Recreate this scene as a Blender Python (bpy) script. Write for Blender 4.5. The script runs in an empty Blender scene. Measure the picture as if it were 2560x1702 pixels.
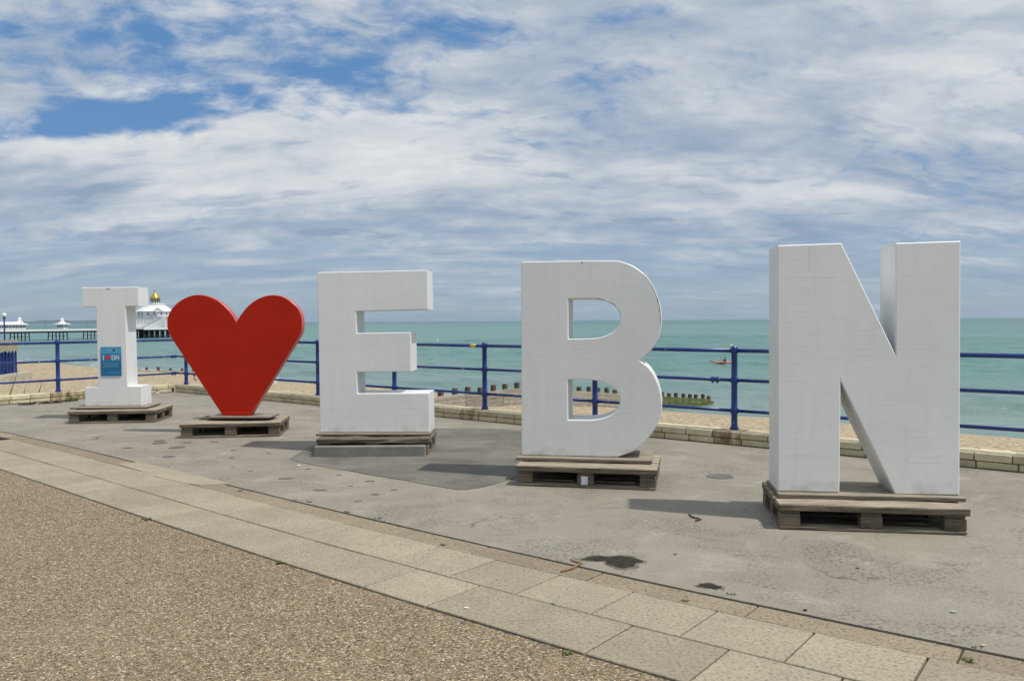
import bpy, bmesh, math, random
from mathutils import Matrix, Vector
R = math.radians
random.seed(11)
sc = bpy.context.scene
COL = sc.collection

# ------------------------------------------------------------------ camera
CAM_Z = 1.42
cam = bpy.data.cameras.new('camera')
cam.sensor_width = 36.0
cam.lens = 29.25
cam.clip_start = 0.05
cam.clip_end = 60000
camo = bpy.data.objects.new('camera', cam)
COL.objects.link(camo)
camo.matrix_world = Matrix.Translation((0, 0, CAM_Z)) @ Matrix.Rotation(R(90 - 1.366), 4, 'X') @ Matrix.Rotation(R(-0.344), 4, 'Z')
sc.camera = camo
sc.view_settings.view_transform = 'Standard'
sc.view_settings.look = 'None'
sc.view_settings.gamma = 1
sc.view_settings.exposure = 0.0
sc.view_settings.use_curve_mapping = False

# ------------------------------------------------------------------ sun
SUN_DIR = Vector((0.449, -0.182, 0.875)).normalized()      # towards the sun
sun = bpy.data.lights.new('sun', 'SUN')
sun.energy = 3.3
sun.angle = R(1.2)
sun.color = (1.0, 0.955, 0.89)
suno = bpy.data.objects.new('sun', sun)
COL.objects.link(suno)
suno.rotation_euler = SUN_DIR.to_track_quat('Z', 'Y').to_euler()

# ------------------------------------------------------------------ node helper
class NT:
    def __init__(self, tree):
        self.t = tree
        tree.nodes.clear()
    def n(self, typ, **kw):
        nd = self.t.nodes.new(typ)
        for k, v in kw.items():
            setattr(nd, k, v)
        return nd
    def link(self, a, b):
        self.t.links.new(a, b)
    def setin(self, sock, v):
        if isinstance(v, bpy.types.NodeSocket):
            self.t.links.new(v, sock)
        else:
            if sock.type == 'RGBA' and len(v) == 3:
                v = (*v, 1)
            sock.default_value = v
    def math(self, op, a, b=None, c=None, clamp=False):
        nd = self.n('ShaderNodeMath', operation=op, use_clamp=clamp)
        self.setin(nd.inputs[0], a)
        if b is not None: self.setin(nd.inputs[1], b)
        if c is not None: self.setin(nd.inputs[2], c)
        return nd.outputs[0]
    def vmath(self, op, a, b=None):
        nd = self.n('ShaderNodeVectorMath', operation=op)
        self.setin(nd.inputs[0], a)
        if b is not None: self.setin(nd.inputs[1], b)
        return nd.outputs[1] if op in ('LENGTH', 'DOT_PRODUCT', 'DISTANCE') else nd.outputs[0]
    def mix(self, f, a, b, blend='MIX'):
        nd = self.n('ShaderNodeMix', data_type='RGBA', blend_type=blend)
        self.setin(nd.inputs['Factor'], f)
        self.setin(nd.inputs[6], a)
        self.setin(nd.inputs[7], b)
        return nd.outputs[2]
    def ramp(self, f, pts, interp='LINEAR'):
        nd = self.n('ShaderNodeValToRGB')
        el = nd.color_ramp.elements
        nd.color_ramp.interpolation = interp
        while len(el) < len(pts): el.new(0.5)
        for e, (p, c) in zip(el, pts):
            e.position = p
            e.color = (*c, 1) if len(c) == 3 else c
        self.setin(nd.inputs[0], f)
        return nd.outputs[0]
    def step(self, v, lo, hi, smooth=True):
        nd = self.n('ShaderNodeMapRange', interpolation_type='SMOOTHSTEP' if smooth else 'LINEAR')
        self.setin(nd.inputs[0], v)
        nd.inputs[1].default_value = lo
        nd.inputs[2].default_value = hi
        return nd.outputs[0]
    def noise(self, vec, scale, detail=4, rough=0.55, dist=0.0, lac=2.0):
        nd = self.n('ShaderNodeTexNoise')
        if vec is not None: self.link(vec, nd.inputs['Vector'])
        nd.inputs['Scale'].default_value = scale
        nd.inputs['Detail'].default_value = detail
        nd.inputs['Roughness'].default_value = rough
        nd.inputs['Distortion'].default_value = dist
        nd.inputs['Lacunarity'].default_value = lac
        return nd.outputs['Fac']
    def voro(self, vec, scale, out='Color', feature='F1', rnd=1.0):
        nd = self.n('ShaderNodeTexVoronoi', feature=feature)
        if vec is not None: self.link(vec, nd.inputs['Vector'])
        nd.inputs['Scale'].default_value = scale
        nd.inputs['Randomness'].default_value = rnd
        return nd.outputs[out]
    def mapping(self, vec, loc=(0, 0, 0), rot=(0, 0, 0), scale=(1, 1, 1)):
        nd = self.n('ShaderNodeMapping')
        self.link(vec, nd.inputs[0])
        nd.inputs[1].default_value = loc
        nd.inputs[2].default_value = rot
        nd.inputs[3].default_value = scale
        return nd.outputs[0]
    def bump(self, h, strength=0.3, dist=0.01, normal=None):
        nd = self.n('ShaderNodeBump')
        self.setin(nd.inputs['Height'], h)
        nd.inputs['Strength'].default_value = strength
        nd.inputs['Distance'].default_value = dist
        if normal is not None: self.link(normal, nd.inputs['Normal'])
        return nd.outputs[0]

# ------------------------------------------------------------------ world
world = bpy.data.worlds.new('World')
sc.world = world
world.use_nodes = True
world.cycles.sampling_method = 'MANUAL'
world.cycles.sample_map_resolution = 256
w = NT(world.node_tree)
tc = w.n('ShaderNodeTexCoord').outputs['Generated']
sky = w.n('ShaderNodeTexSky', sky_type='NISHITA')
sky.sun_disc = False
sky.sun_elevation = math.asin(SUN_DIR.z)
sky.sun_rotation = math.atan2(SUN_DIR.x, SUN_DIR.y)
sky.altitude = 10
sky.air_density = 1.0
sky.dust_density = 0.6
sky.ozone_density = 2.0
sp = w.n('ShaderNodeSeparateXYZ')
w.link(tc, sp.inputs[0])
zc = w.math('MAXIMUM', sp.outputs[2], 0.0)
den = w.math('ADD', zc, 0.16)
pu = w.math('DIVIDE', sp.outputs[0], den)
pv = w.math('DIVIDE', sp.outputs[1], den)
cmb = w.n('ShaderNodeCombineXYZ')
w.link(pu, cmb.inputs[0]); w.link(pv, cmb.inputs[1])
P = cmb.outputs[0]                                  # position on the cloud ceiling
def warp(vec, scale, amount, detail=3):
    wn = w.n('ShaderNodeTexNoise')
    w.link(vec, wn.inputs['Vector'])
    wn.inputs['Scale'].default_value = scale
    wn.inputs['Detail'].default_value = detail
    wv = w.vmath('SCALE', w.vmath('SUBTRACT', wn.outputs['Color'], (0.5, 0.5, 0.5)))
    wv.node.inputs[3].default_value = amount
    return w.vmath('ADD', vec, wv)
den2 = w.math('ADD', zc, 0.34)                       # thicker, nearer layer: less foreshortened
c2 = w.n('ShaderNodeCombineXYZ')
w.link(w.math('DIVIDE', sp.outputs[0], den2), c2.inputs[0]); w.link(w.math('DIVIDE', sp.outputs[1], den2), c2.inputs[1])
P2 = c2.outputs[0]
PW = warp(P, 2.2, 0.34, 3)
PB = warp(warp(P2, 3.0, 0.13, 2), 14.0, 0.035, 3)
def blob(cx, cy, rx, ry, ang=0.0, src=None):
    m = w.vmath('SUBTRACT', src or PW, (cx, cy, 0))
    m = w.mapping(m, rot=(0, 0, R(ang)))
    m = w.vmath('DIVIDE', m, (rx, ry, 1))
    return w.step(w.vmath('LENGTH', m), 1.0, 0.15)
def mad(v, k, add=None):
    o = w.math('MULTIPLY', v, k)
    return o if add is None else w.math('ADD', o, add)
big = w.noise(w.mapping(PW, loc=(3.1, 1.7, 0)), 0.9, 3, 0.55)
mid = w.noise(w.mapping(PB, loc=(7.3, 2.9, 0), rot=(0, 0, R(-20)), scale=(0.85, 1.1, 1)), 5.0, 7, 0.60)
puff = w.noise(w.mapping(PB, loc=(1.3, 9.4, 0), rot=(0, 0, R(-25)), scale=(0.8, 1.2, 1)), 17.0, 6, 0.60)
hole1 = blob(-1.16, 2.34, 0.70, 0.22, 4)            # gap in the cloud above the pier
hole0 = blob(-1.0, 2.0, 1.1, 0.5, 0, P)
hole2 = blob(-0.50, 2.15, 0.34, 0.14, -25)
hole3 = blob(-0.02, 1.92, 0.45, 0.14, 10)
sheet_ = blob(-0.72, 2.80, 1.35, 0.66, -6)           # thin bright sheet lower down
cov = mad(big, 0.30, mad(mid, 0.44, mad(puff, 0.36, -0.03)))
for hmask, amt in ((hole1, -0.235), (hole2, -0.085), (hole3, -0.075), (sheet_, 0.09), (hole0, -0.075)):
    cov = w.math('ADD', cov, w.math('MULTIPLY', hmask, amt))
cover = w.step(cov, 0.325, 0.525)
# light and shade of the layer
sh1 = w.noise(w.mapping(PW, loc=(5.5, 0.4, 0), rot=(0, 0, R(-12)), scale=(0.6, 1.15, 1)), 1.7, 5, 0.55)
sh2 = w.noise(w.mapping(PB, loc=(2.2, 6.1, 0), rot=(0, 0, R(-18)), scale=(0.65, 1.25, 1)), 7.5, 7, 0.60)
shade = w.math('ADD', mad(sh1, 0.55, mad(sh2, 0.45)), mad(w.step(sp.outputs[2], 0.10, 0.30), 0.030))
# grey scud drifting under the bright sheet
scud = w.step(w.noise(w.mapping(PB, loc=(9.2, 3.3, 0), rot=(0, 0, R(-12)), scale=(0.5, 1.5, 1)), 6.0, 6, 0.58), 0.56, 0.66)
shade = w.math('ADD', shade, mad(sheet_, 0.125))
shade = w.math('SUBTRACT', shade, w.math('MULTIPLY', mad(scud, 0.095), w.step(sp.outputs[2], 0.30, 0.18)))
shade = w.math('SUBTRACT', shade, mad(w.step(sp.outputs[2], 0.17, 0.03), 0.035))
ccol = w.ramp(shade, [(0.36, (2.9, 3.8, 5.1)), (0.44, (3.7, 4.5, 5.65)), (0.52, (4.85, 5.45, 6.25)), (0.60, (6.2, 6.6, 7.05)), (0.72, (7.6, 7.7, 7.8))])
sunk = w.math('POWER', w.math('MAXIMUM', w.vmath('DOT_PRODUCT', tc, tuple(SUN_DIR)), 0.0), 6.0)
glow = w.n('ShaderNodeVectorMath', operation='SCALE'); w.link(ccol, glow.inputs[0]); w.link(mad(sunk, 0.6, 1.0), glow.inputs[3])   # thin cloud is brighter round the sun
lowf = w.step(sp.outputs[2], 0.0, 0.16)
blue = w.mix(w.step(sp.outputs[2], 0.0, 0.20), (3.0, 4.2, 5.4), (1.0, 2.6, 5.4))
blue = w.mix(0.25, blue, sky.outputs[0])
streak = w.noise(w.mapping(P, loc=(4.0, 2.0, 0), scale=(0.5, 2.2, 1)), 3.0, 5, 0.6)
lowcov = w.math('MULTIPLY', cover, w.math('ADD', mad(w.step(streak, 0.40, 0.62), 0.6), mad(lowf, 0.97), clamp=True))
allc = w.mix(lowcov, blue, glow.outputs[0])
bg = w.n('ShaderNodeBackground')
w.link(allc, bg.inputs[0])
bg.inputs[1].default_value = 0.1
wo = w.n('ShaderNodeOutputWorld')
w.link(bg.outputs[0], wo.inputs[0])

# ------------------------------------------------------------------ render settings
sc.render.engine = 'CYCLES'
sc.cycles.use_denoising = True
sc.cycles.max_bounces = 6
sc.cycles.diffuse_bounces = 3
sc.cycles.glossy_bounces = 3
sc.cycles.transparent_max_bounces = 6
sc.cycles.volume_bounces = 0
sc.cycles.caustics_reflective = False
sc.cycles.caustics_refractive = False

# ------------------------------------------------------------------ materials
MATS = {}
def material(name, fn):
    m = bpy.data.materials.new(name)
    m.use_nodes = True
    t = NT(m.node_tree)
    b = t.n('ShaderNodeBsdfPrincipled')
    o = t.n('ShaderNodeOutputMaterial')
    t.link(b.outputs[0], o.inputs[0])
    fn(t, b)
    MATS[name] = m
    return m
def objco(t): return t.n('ShaderNodeTexCoord').outputs['Object']
def worldco(t): return t.n('ShaderNodeNewGeometry').outputs['Position']
def rnd(t): return t.n('ShaderNodeObjectInfo').outputs['Random']

def plain(name, col, rough=0.6, var=0.15, scale=6.0, metallic=0.0, bump=0.0):
    def f(t, b):
        c = objco(t)
        n = t.noise(c, scale, 6, 0.6)
        lo = tuple(x * (1 - var) for x in col); hi = tuple(min(1, x * (1 + var)) for x in col)
        t.setin(b.inputs['Base Color'], t.ramp(n, [(0.3, lo), (0.7, hi)]))
        b.inputs['Roughness'].default_value = rough
        b.inputs['Metallic'].default_value = metallic
        if bump: t.setin(b.inputs['Normal'], t.bump(t.noise(c, scale * 6, 5, 0.6), bump, 0.01))
    return material(name, f)

def f_white(t, b):
    c = objco(t)
    big = t.noise(c, 1.6, 5, 0.6)
    streak = t.noise(t.mapping(c, scale=(9, 9, 0.7)), 1.5, 5, 0.6)
    brush = t.noise(t.mapping(c, scale=(1.2, 1.2, 16)), 2.0, 5, 0.6)
    col = t.ramp(big, [(0.3, (0.715, 0.725, 0.715)), (0.7, (0.79, 0.79, 0.775))])
    col = t.mix(t.math('MULTIPLY', t.step(streak, 0.50, 0.78), 0.15), col, (0.50, 0.48, 0.42))
    speck = t.step(t.noise(c, 55, 3, 0.5), 0.73, 0.78)
    col = t.mix(t.math('MULTIPLY', speck, 0.35), col, (0.35, 0.33, 0.29))
    z = t.n('ShaderNodeSeparateXYZ'); t.link(c, z.inputs[0])
    grime = t.math('MULTIPLY', t.step(z.outputs[2], 0.12, 0.0), t.step(t.noise(c, 9, 4, 0.6), 0.42, 0.7))
    col = t.mix(t.math('MULTIPLY', grime, 0.45), col, (0.36, 0.33, 0.27))
    t.setin(b.inputs['Base Color'], col)
    b.inputs['Roughness'].default_value = 0.42
    h = t.math('ADD', t.math('MULTIPLY', brush, 0.55), t.math('MULTIPLY', t.noise(c, 7, 6, 0.6), 0.8))
    t.setin(b.inputs['Normal'], t.bump(h, 0.28, 0.006))
material('white_paint', f_white)

def f_red(t, b):
    c = objco(t)
    n = t.noise(c, 2.2, 6, 0.6)
    col = t.ramp(n, [(0.3, (0.40, 0.015, 0.004)), (0.7, (0.47, 0.019, 0.005))])
    sc_ = t.step(t.noise(t.mapping(c, rot=(0, R(35), 0), scale=(30, 30, 1.2)), 2, 3, 0.5), 0.72, 0.8)
    col = t.mix(t.math('MULTIPLY', sc_, 0.18), col, (0.55, 0.18, 0.13))
    t.setin(b.inputs['Base Color'], col)
    t.setin(b.inputs['Roughness'], t.ramp(t.noise(c, 3.5, 5, 0.65), [(0.35, (0.33,) * 3), (0.7, (0.62,) * 3)]))
    b.inputs['Specular IOR Level'].default_value = 0.16
    t.setin(b.inputs['Normal'], t.bump(t.noise(c, 9, 5, 0.6), 0.22, 0.006))
material('red_paint', f_red)

def f_blue(t, b):
    c = worldco(t)
    n = t.noise(c, 3, 5, 0.6)
    col = t.ramp(n, [(0.3, (0.007, 0.030, 0.155)), (0.7, (0.011, 0.047, 0.24))])
    chip = t.step(t.noise(c, 16, 4, 0.62), 0.665, 0.69)
    col = t.mix(chip, col, (0.50, 0.52, 0.53))
    rust = t.step(t.noise(c, 8, 5, 0.65), 0.70, 0.78)
    col = t.mix(t.math('MULTIPLY', rust, 0.5), col, (0.10, 0.05, 0.03))
    t.setin(b.inputs['Base Color'], col)
    b.inputs['Roughness'].default_value = 0.32
    t.setin(b.inputs['Normal'], t.bump(t.noise(c, 40, 4, 0.6), 0.35, 0.003))
material('blue_paint', f_blue)

def f_wood(dark, light, sunlit_top=0.0):
    def f(t, b):
        c = objco(t)
        r = rnd(t)
        off = t.n('ShaderNodeCombineXYZ')
        t.link(t.math('MULTIPLY', r, 37.0), off.inputs[0]); t.link(t.math('MULTIPLY', r, 11.0), off.inputs[1])
        c2 = t.vmath('ADD', c, off.outputs[0])
        g = t.noise(t.mapping(c2, scale=(1.2, 14, 14)), 4.0, 7, 0.65, 0.6)
        g2 = t.noise(t.mapping(c2, scale=(2.0, 40, 40)), 3.0, 4, 0.6, 0.3)
        m = t.noise(c2, 3.5, 5, 0.6)
        col = t.ramp(g, [(0.28, dark), (0.5, tuple((a + b_) / 2 for a, b_ in zip(dark, light))), (0.72, light)])
        col = t.mix(t.math('MULTIPLY', t.step(m, 0.45, 0.75), 0.5), col, tuple(x * 0.55 for x in dark))
        crack = t.step(g2, 0.62, 0.70)
        col = t.mix(t.math('MULTIPLY', crack, 0.6), col, tuple(x * 0.3 for x in dark))
        hs = t.n('ShaderNodeHueSaturation')
        t.link(col, hs.inputs['Color'])
        t.setin(hs.inputs['Value'], t.math('ADD', 0.82, t.math('MULTIPLY', r, 0.36)))
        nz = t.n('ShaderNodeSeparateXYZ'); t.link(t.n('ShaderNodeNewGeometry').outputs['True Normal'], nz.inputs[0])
        fin = t.mix(t.math('MULTIPLY', t.step(nz.outputs[2], 0.6, 0.9), sunlit_top), hs.outputs[0], t.ramp(g, [(0.34, tuple(x * 0.8 for x in light)), (0.52, (0.46, 0.395, 0.285)), (0.68, (0.68, 0.60, 0.45))]))  # upward faces painted lighter so they look sunlit
        t.setin(b.inputs['Base Color'], fin)
        b.inputs['Roughness'].default_value = 0.85
        h = t.math('ADD', g, t.math('MULTIPLY', crack, -0.7))
        t.setin(b.inputs['Normal'], t.bump(h, 0.8, 0.008))
    return f
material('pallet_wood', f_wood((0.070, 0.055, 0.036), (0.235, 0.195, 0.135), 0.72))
material('dark_wood', f_wood((0.035, 0.028, 0.020), (0.22, 0.185, 0.135)))
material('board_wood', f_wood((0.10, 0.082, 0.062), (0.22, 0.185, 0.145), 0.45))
material('groyne_wood', f_wood((0.24, 0.21, 0.17), (0.46, 0.41, 0.33)))
material('post_wood', f_wood((0.030, 0.020, 0.014), (0.20, 0.13, 0.08)))
def f_algae(t, b):
    c = worldco(t)
    n = t.noise(t.mapping(c, scale=(1, 1, 5)), 1.3, 6, 0.65)
    t.setin(b.inputs['Base Color'], t.ramp(n, [(0.3, (0.035, 0.045, 0.010)), (0.55, (0.13, 0.15, 0.025)), (0.75, (0.24, 0.22, 0.07))]))
    b.inputs['Roughness'].default_value = 0.6
    t.setin(b.inputs['Normal'], t.bump(n, 0.6, 0.05))
material('algae_wood', f_algae)

def f_asphalt(t, b):
    c = worldco(t)
    L = t.noise(c, 0.55, 6, 0.6, 0.6)
    Mx = t.noise(c, 2.6, 7, 0.65, 0.5)
    S = t.noise(c, 40, 5, 0.7)
    col = t.ramp(L, [(0.3, (0.232, 0.205, 0.160)), (0.7, (0.308, 0.277, 0.222))])
    col = t.mix(t.step(Mx, 0.50, 0.72), col, (0.342, 0.309, 0.252))
    # worn clusters of dark pits
    pits = t.math('MULTIPLY', t.step(S, 0.49, 0.60), t.step(t.noise(c, 1.6, 7, 0.70, 0.7), 0.45, 0.62))
    col = t.mix(t.math('MULTIPLY', pits, 0.62), col, (0.060, 0.055, 0.046))
    fine = t.noise(c, 75, 3, 0.75)
    col = t.mix(t.math('MULTIPLY', t.step(fine, 0.50, 0.66), 0.50), col, (0.095, 0.085, 0.068))
    col = t.mix(t.math('MULTIPLY', t.step(fine, 0.44, 0.30), 0.40), col, (0.42, 0.385, 0.325))
    spk = t.step(t.noise(c, 38, 2, 0.5), 0.68, 0.74)
    col = t.mix(t.math('MULTIPLY', spk, 0.7), col, (0.07, 0.063, 0.05))
    # worn-through dips a hand wide, and a few hairline cracks
    dip = t.noise(t.mapping(c, loc=(3, 8, 0), scale=(1, 1.25, 1)), 3.6, 4, 0.6, 0.4)
    col = t.mix(t.math('MULTIPLY', t.step(dip, 0.60, 0.74), 0.30), col, (0.115, 0.104, 0.085))
    wv = t.n('ShaderNodeTexNoise'); t.link(c, wv.inputs['Vector']); wv.inputs['Scale'].default_value = 1.4; wv.inputs['Detail'].default_value = 5
    cv = t.vmath('ADD', c, wv.outputs['Color'])
    ck = t.step(t.voro(cv, 0.33, 'Distance', 'DISTANCE_TO_EDGE'), 0.0045, 0.0012)
    ck = t.math('MULTIPLY', ck, t.step(t.noise(c, 0.8, 3, 0.5), 0.50, 0.60))
    col = t.mix(t.math('MULTIPLY', ck, 0.75), col, (0.06, 0.053, 0.042))
    # long dark smears running with the promenade
    sm = t.noise(t.mapping(c, rot=(0, 0, R(-12)), scale=(0.5, 3.2, 1)), 1.4, 5, 0.6, 0.5)
    col = t.mix(t.math('MULTIPLY', t.step(sm, 0.60, 0.75), 0.35), col, (0.13, 0.125, 0.115))
    t.setin(b.inputs['Base Color'], col)
    b.inputs['Roughness'].default_value = 0.88
    h = t.math('ADD', t.math('MULTIPLY', Mx, 1.6), t.math('MULTIPLY', fine, 0.25))
    h = t.math('SUBTRACT', h, t.math('MULTIPLY', pits, 0.4))
    t.setin(b.inputs['Normal'], t.bump(h, 0.5, 0.012))
material('asphalt', f_asphalt)
def f_patch(t, b):
    c = worldco(t)
    n = t.noise(c, 1.4, 6, 0.6, 0.5)
    col = t.ramp(n, [(0.35, (0.100, 0.093, 0.073)), (0.62, (0.195, 0.180, 0.145))])
    v = t.noise(c, 95, 3, 0.7)
    col = t.mix(t.math('MULTIPLY', t.step(v, 0.5, 0.66), 0.55), col, (0.055, 0.054, 0.048))
    col = t.mix(t.math('MULTIPLY', t.step(v, 0.44, 0.34), 0.4), col, (0.33, 0.32, 0.29))
    t.setin(b.inputs['Base Color'], col)
    b.inputs['Roughness'].default_value = 0.85
    t.setin(b.inputs['Normal'], t.bump(v, 0.7, 0.008))
material('dark_asphalt', f_patch)
def f_tar(t, b):
    c = worldco(t)
    n = t.noise(c, 30, 5, 0.6)
    t.setin(b.inputs['Base Color'], t.ramp(n, [(0.3, (0.085, 0.079, 0.070)), (0.7, (0.155, 0.145, 0.128))]))
    b.inputs['Roughness'].default_value = 0.6
material('tar', f_tar)
def f_wet(t, b):
    c = worldco(t)
    n = t.noise(c, 22, 5, 0.6)
    t.setin(b.inputs['Base Color'], t.ramp(n, [(0.3, (0.026, 0.023, 0.018)), (0.7, (0.055, 0.048, 0.037))]))
    b.inputs['Roughness'].default_value = 0.9
    b.inputs['Specular IOR Level'].default_value = 0.1
material('wet', f_wet)
def f_damp(t, b):
    c = worldco(t)
    n = t.noise(c, 60, 4, 0.7)
    t.setin(b.inputs['Base Color'], t.ramp(n, [(0.35, (0.085, 0.075, 0.06)), (0.65, (0.19, 0.172, 0.142))]))
    b.inputs['Roughness'].default_value = 0.85
material('damp', f_damp)

def f_slab(base, amp):
    def f(t, b):
        c = worldco(t)
        r = rnd(t)
        n = t.noise(c, 3.0, 6, 0.65, 0.4)
        s = t.noise(c, 58, 3, 0.75)
        s2 = t.noise(t.mapping(c, rot=(0, 0, R(40)), scale=(1, 2.0, 1)), 30, 4, 0.65)
        col = t.ramp(n, [(0.3, tuple(x * 0.86 for x in base)), (0.7, tuple(x * 1.12 for x in base))])
        col = t.mix(t.math('MULTIPLY', t.step(s, 0.50, 0.66), amp), col, tuple(x * 0.36 for x in base))
        col = t.mix(t.math('MULTIPLY', t.step(s2, 0.54, 0.72), amp * 0.7), col, tuple(x * 0.5 for x in base))
        col = t.mix(t.math('MULTIPLY', t.step(s, 0.42, 0.32), 0.45), col, tuple(min(1, x * 1.5) for x in base))
        hs = t.n('ShaderNodeHueSaturation')
        t.link(col, hs.inputs['Color'])
        t.setin(hs.inputs['Value'], t.math('ADD', 0.90, t.math('MULTIPLY', r, 0.20)))
        t.setin(b.inputs['Base Color'], hs.outputs[0])
        b.inputs['Roughness'].default_value = 0.85
        t.setin(b.inputs['Normal'], t.bump(t.math('ADD', s, s2), 0.45, 0.004))
    return f
material('slab_stone', f_slab((0.335, 0.288, 0.200), 0.75))
material('kerb_stone', f_slab((0.275, 0.222, 0.145), 0.95))
material('sand_mortar', f_slab((0.36, 0.315, 0.215), 0.2))

def f_agg(t, b):
    c = worldco(t)
    vn = t.n('ShaderNodeTexVoronoi', feature='F1')
    t.link(c, vn.inputs['Vector']); vn.inputs['Scale'].default_value = 128
    sep = t.n('ShaderNodeSeparateColor'); t.link(vn.outputs['Color'], sep.inputs[0])
    col = t.ramp(sep.outputs[0], [(0.0, (0.025, 0.020, 0.016)), (0.18, (0.125, 0.09, 0.055)), (0.36, (0.27, 0.195, 0.10)), (0.52, (0.235, 0.145, 0.065)),
                                  (0.66, (0.32, 0.24, 0.125)), (0.80, (0.22, 0.185, 0.13)), (0.92, (0.47, 0.375, 0.225)), (1.0, (0.66, 0.58, 0.41))])
    edge = t.step(vn.outputs['Distance'], 0.45, 0.85)
    col = t.mix(t.math('MULTIPLY', edge, 0.8), col, (0.085, 0.067, 0.045))
    L = t.noise(c, 0.9, 5, 0.6, 0.5)
    dust = t.step(t.noise(t.mapping(c, rot=(0, 0, R(40)), scale=(0.35, 1.3, 1)), 1.1, 5, 0.65, 0.5), 0.50, 0.72)
    col = t.mix(t.math('MULTIPLY', dust, 0.35), col, (0.25, 0.20, 0.125))
    hs = t.n('ShaderNodeHueSaturation')
    t.link(col, hs.inputs['Color'])
    t.setin(hs.inputs['Value'], t.math('ADD', 0.86, t.math('MULTIPLY', L, 0.42)))
    t.setin(b.inputs['Base Color'], hs.outputs[0])
    b.inputs['Roughness'].default_value = 0.7
    t.setin(b.inputs['Normal'], t.bump(t.math('SUBTRACT', 1.0, vn.outputs['Distance']), 0.75, 0.006))
material('aggregate', f_agg)

def f_beach(t, b):
    c = worldco(t)
    vn = t.n('ShaderNodeTexVoronoi', feature='F1')
    t.link(c, vn.inputs['Vector']); vn.inputs['Scale'].default_value = 7.0
    sep = t.n('ShaderNodeSeparateColor'); t.link(vn.outputs['Color'], sep.inputs[0])
    col = t.ramp(sep.outputs[1], [(0.0, (0.15, 0.11, 0.065)), (0.25, (0.33, 0.25, 0.145)), (0.5, (0.42, 0.325, 0.19)), (0.72, (0.50, 0.40, 0.25)), (0.9, (0.56, 0.47, 0.33)), (1.0, (0.70, 0.63, 0.50))])
    L = t.noise(t.mapping(c, rot=(0, 0, R(41)), scale=(0.12, 0.6, 1)), 0.7, 5, 0.6, 0.4)
    col = t.mix(t.step(L, 0.42, 0.66), col, t.mix(0.5, col, (0.42, 0.31, 0.17)))
    edge = t.step(vn.outputs['Distance'], 0.5, 0.95)
    col = t.mix(t.math('MULTIPLY', edge, 0.6), col, (0.11, 0.08, 0.055))
    clump = t.noise(c, 4.2, 5, 0.75)
    col = t.mix(t.math('MULTIPLY', t.step(clump, 0.46, 0.66), 0.5), col, (0.22, 0.16, 0.095))
    col = t.mix(t.math('MULTIPLY', t.step(clump, 0.44, 0.30), 0.5), col, (0.66, 0.57, 0.43))
    # wet shingle at the tide line
    z = t.n('ShaderNodeSeparateXYZ'); t.link(c, z.inputs[0])
    wetf = t.step(t.math('ADD', z.outputs[2], t.math('MULTIPLY', t.noise(c, 0.5, 4, 0.6), 0.5)), -4.85, -5.25)
    col = t.mix(t.math('MULTIPLY', wetf, 0.65), col, (0.16, 0.12, 0.08))
    t.setin(b.inputs['Base Color'], col)
    b.inputs['Roughness'].default_value = 0.8
    h = t.math('ADD', t.math('SUBTRACT', 1.0, vn.outputs['Distance']), t.math('MULTIPLY', t.noise(c, 1.2, 5, 0.6), 3.0))
    t.setin(b.inputs['Normal'], t.bump(h, 0.8, 0.05))
material('shingle', f_beach)

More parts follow.
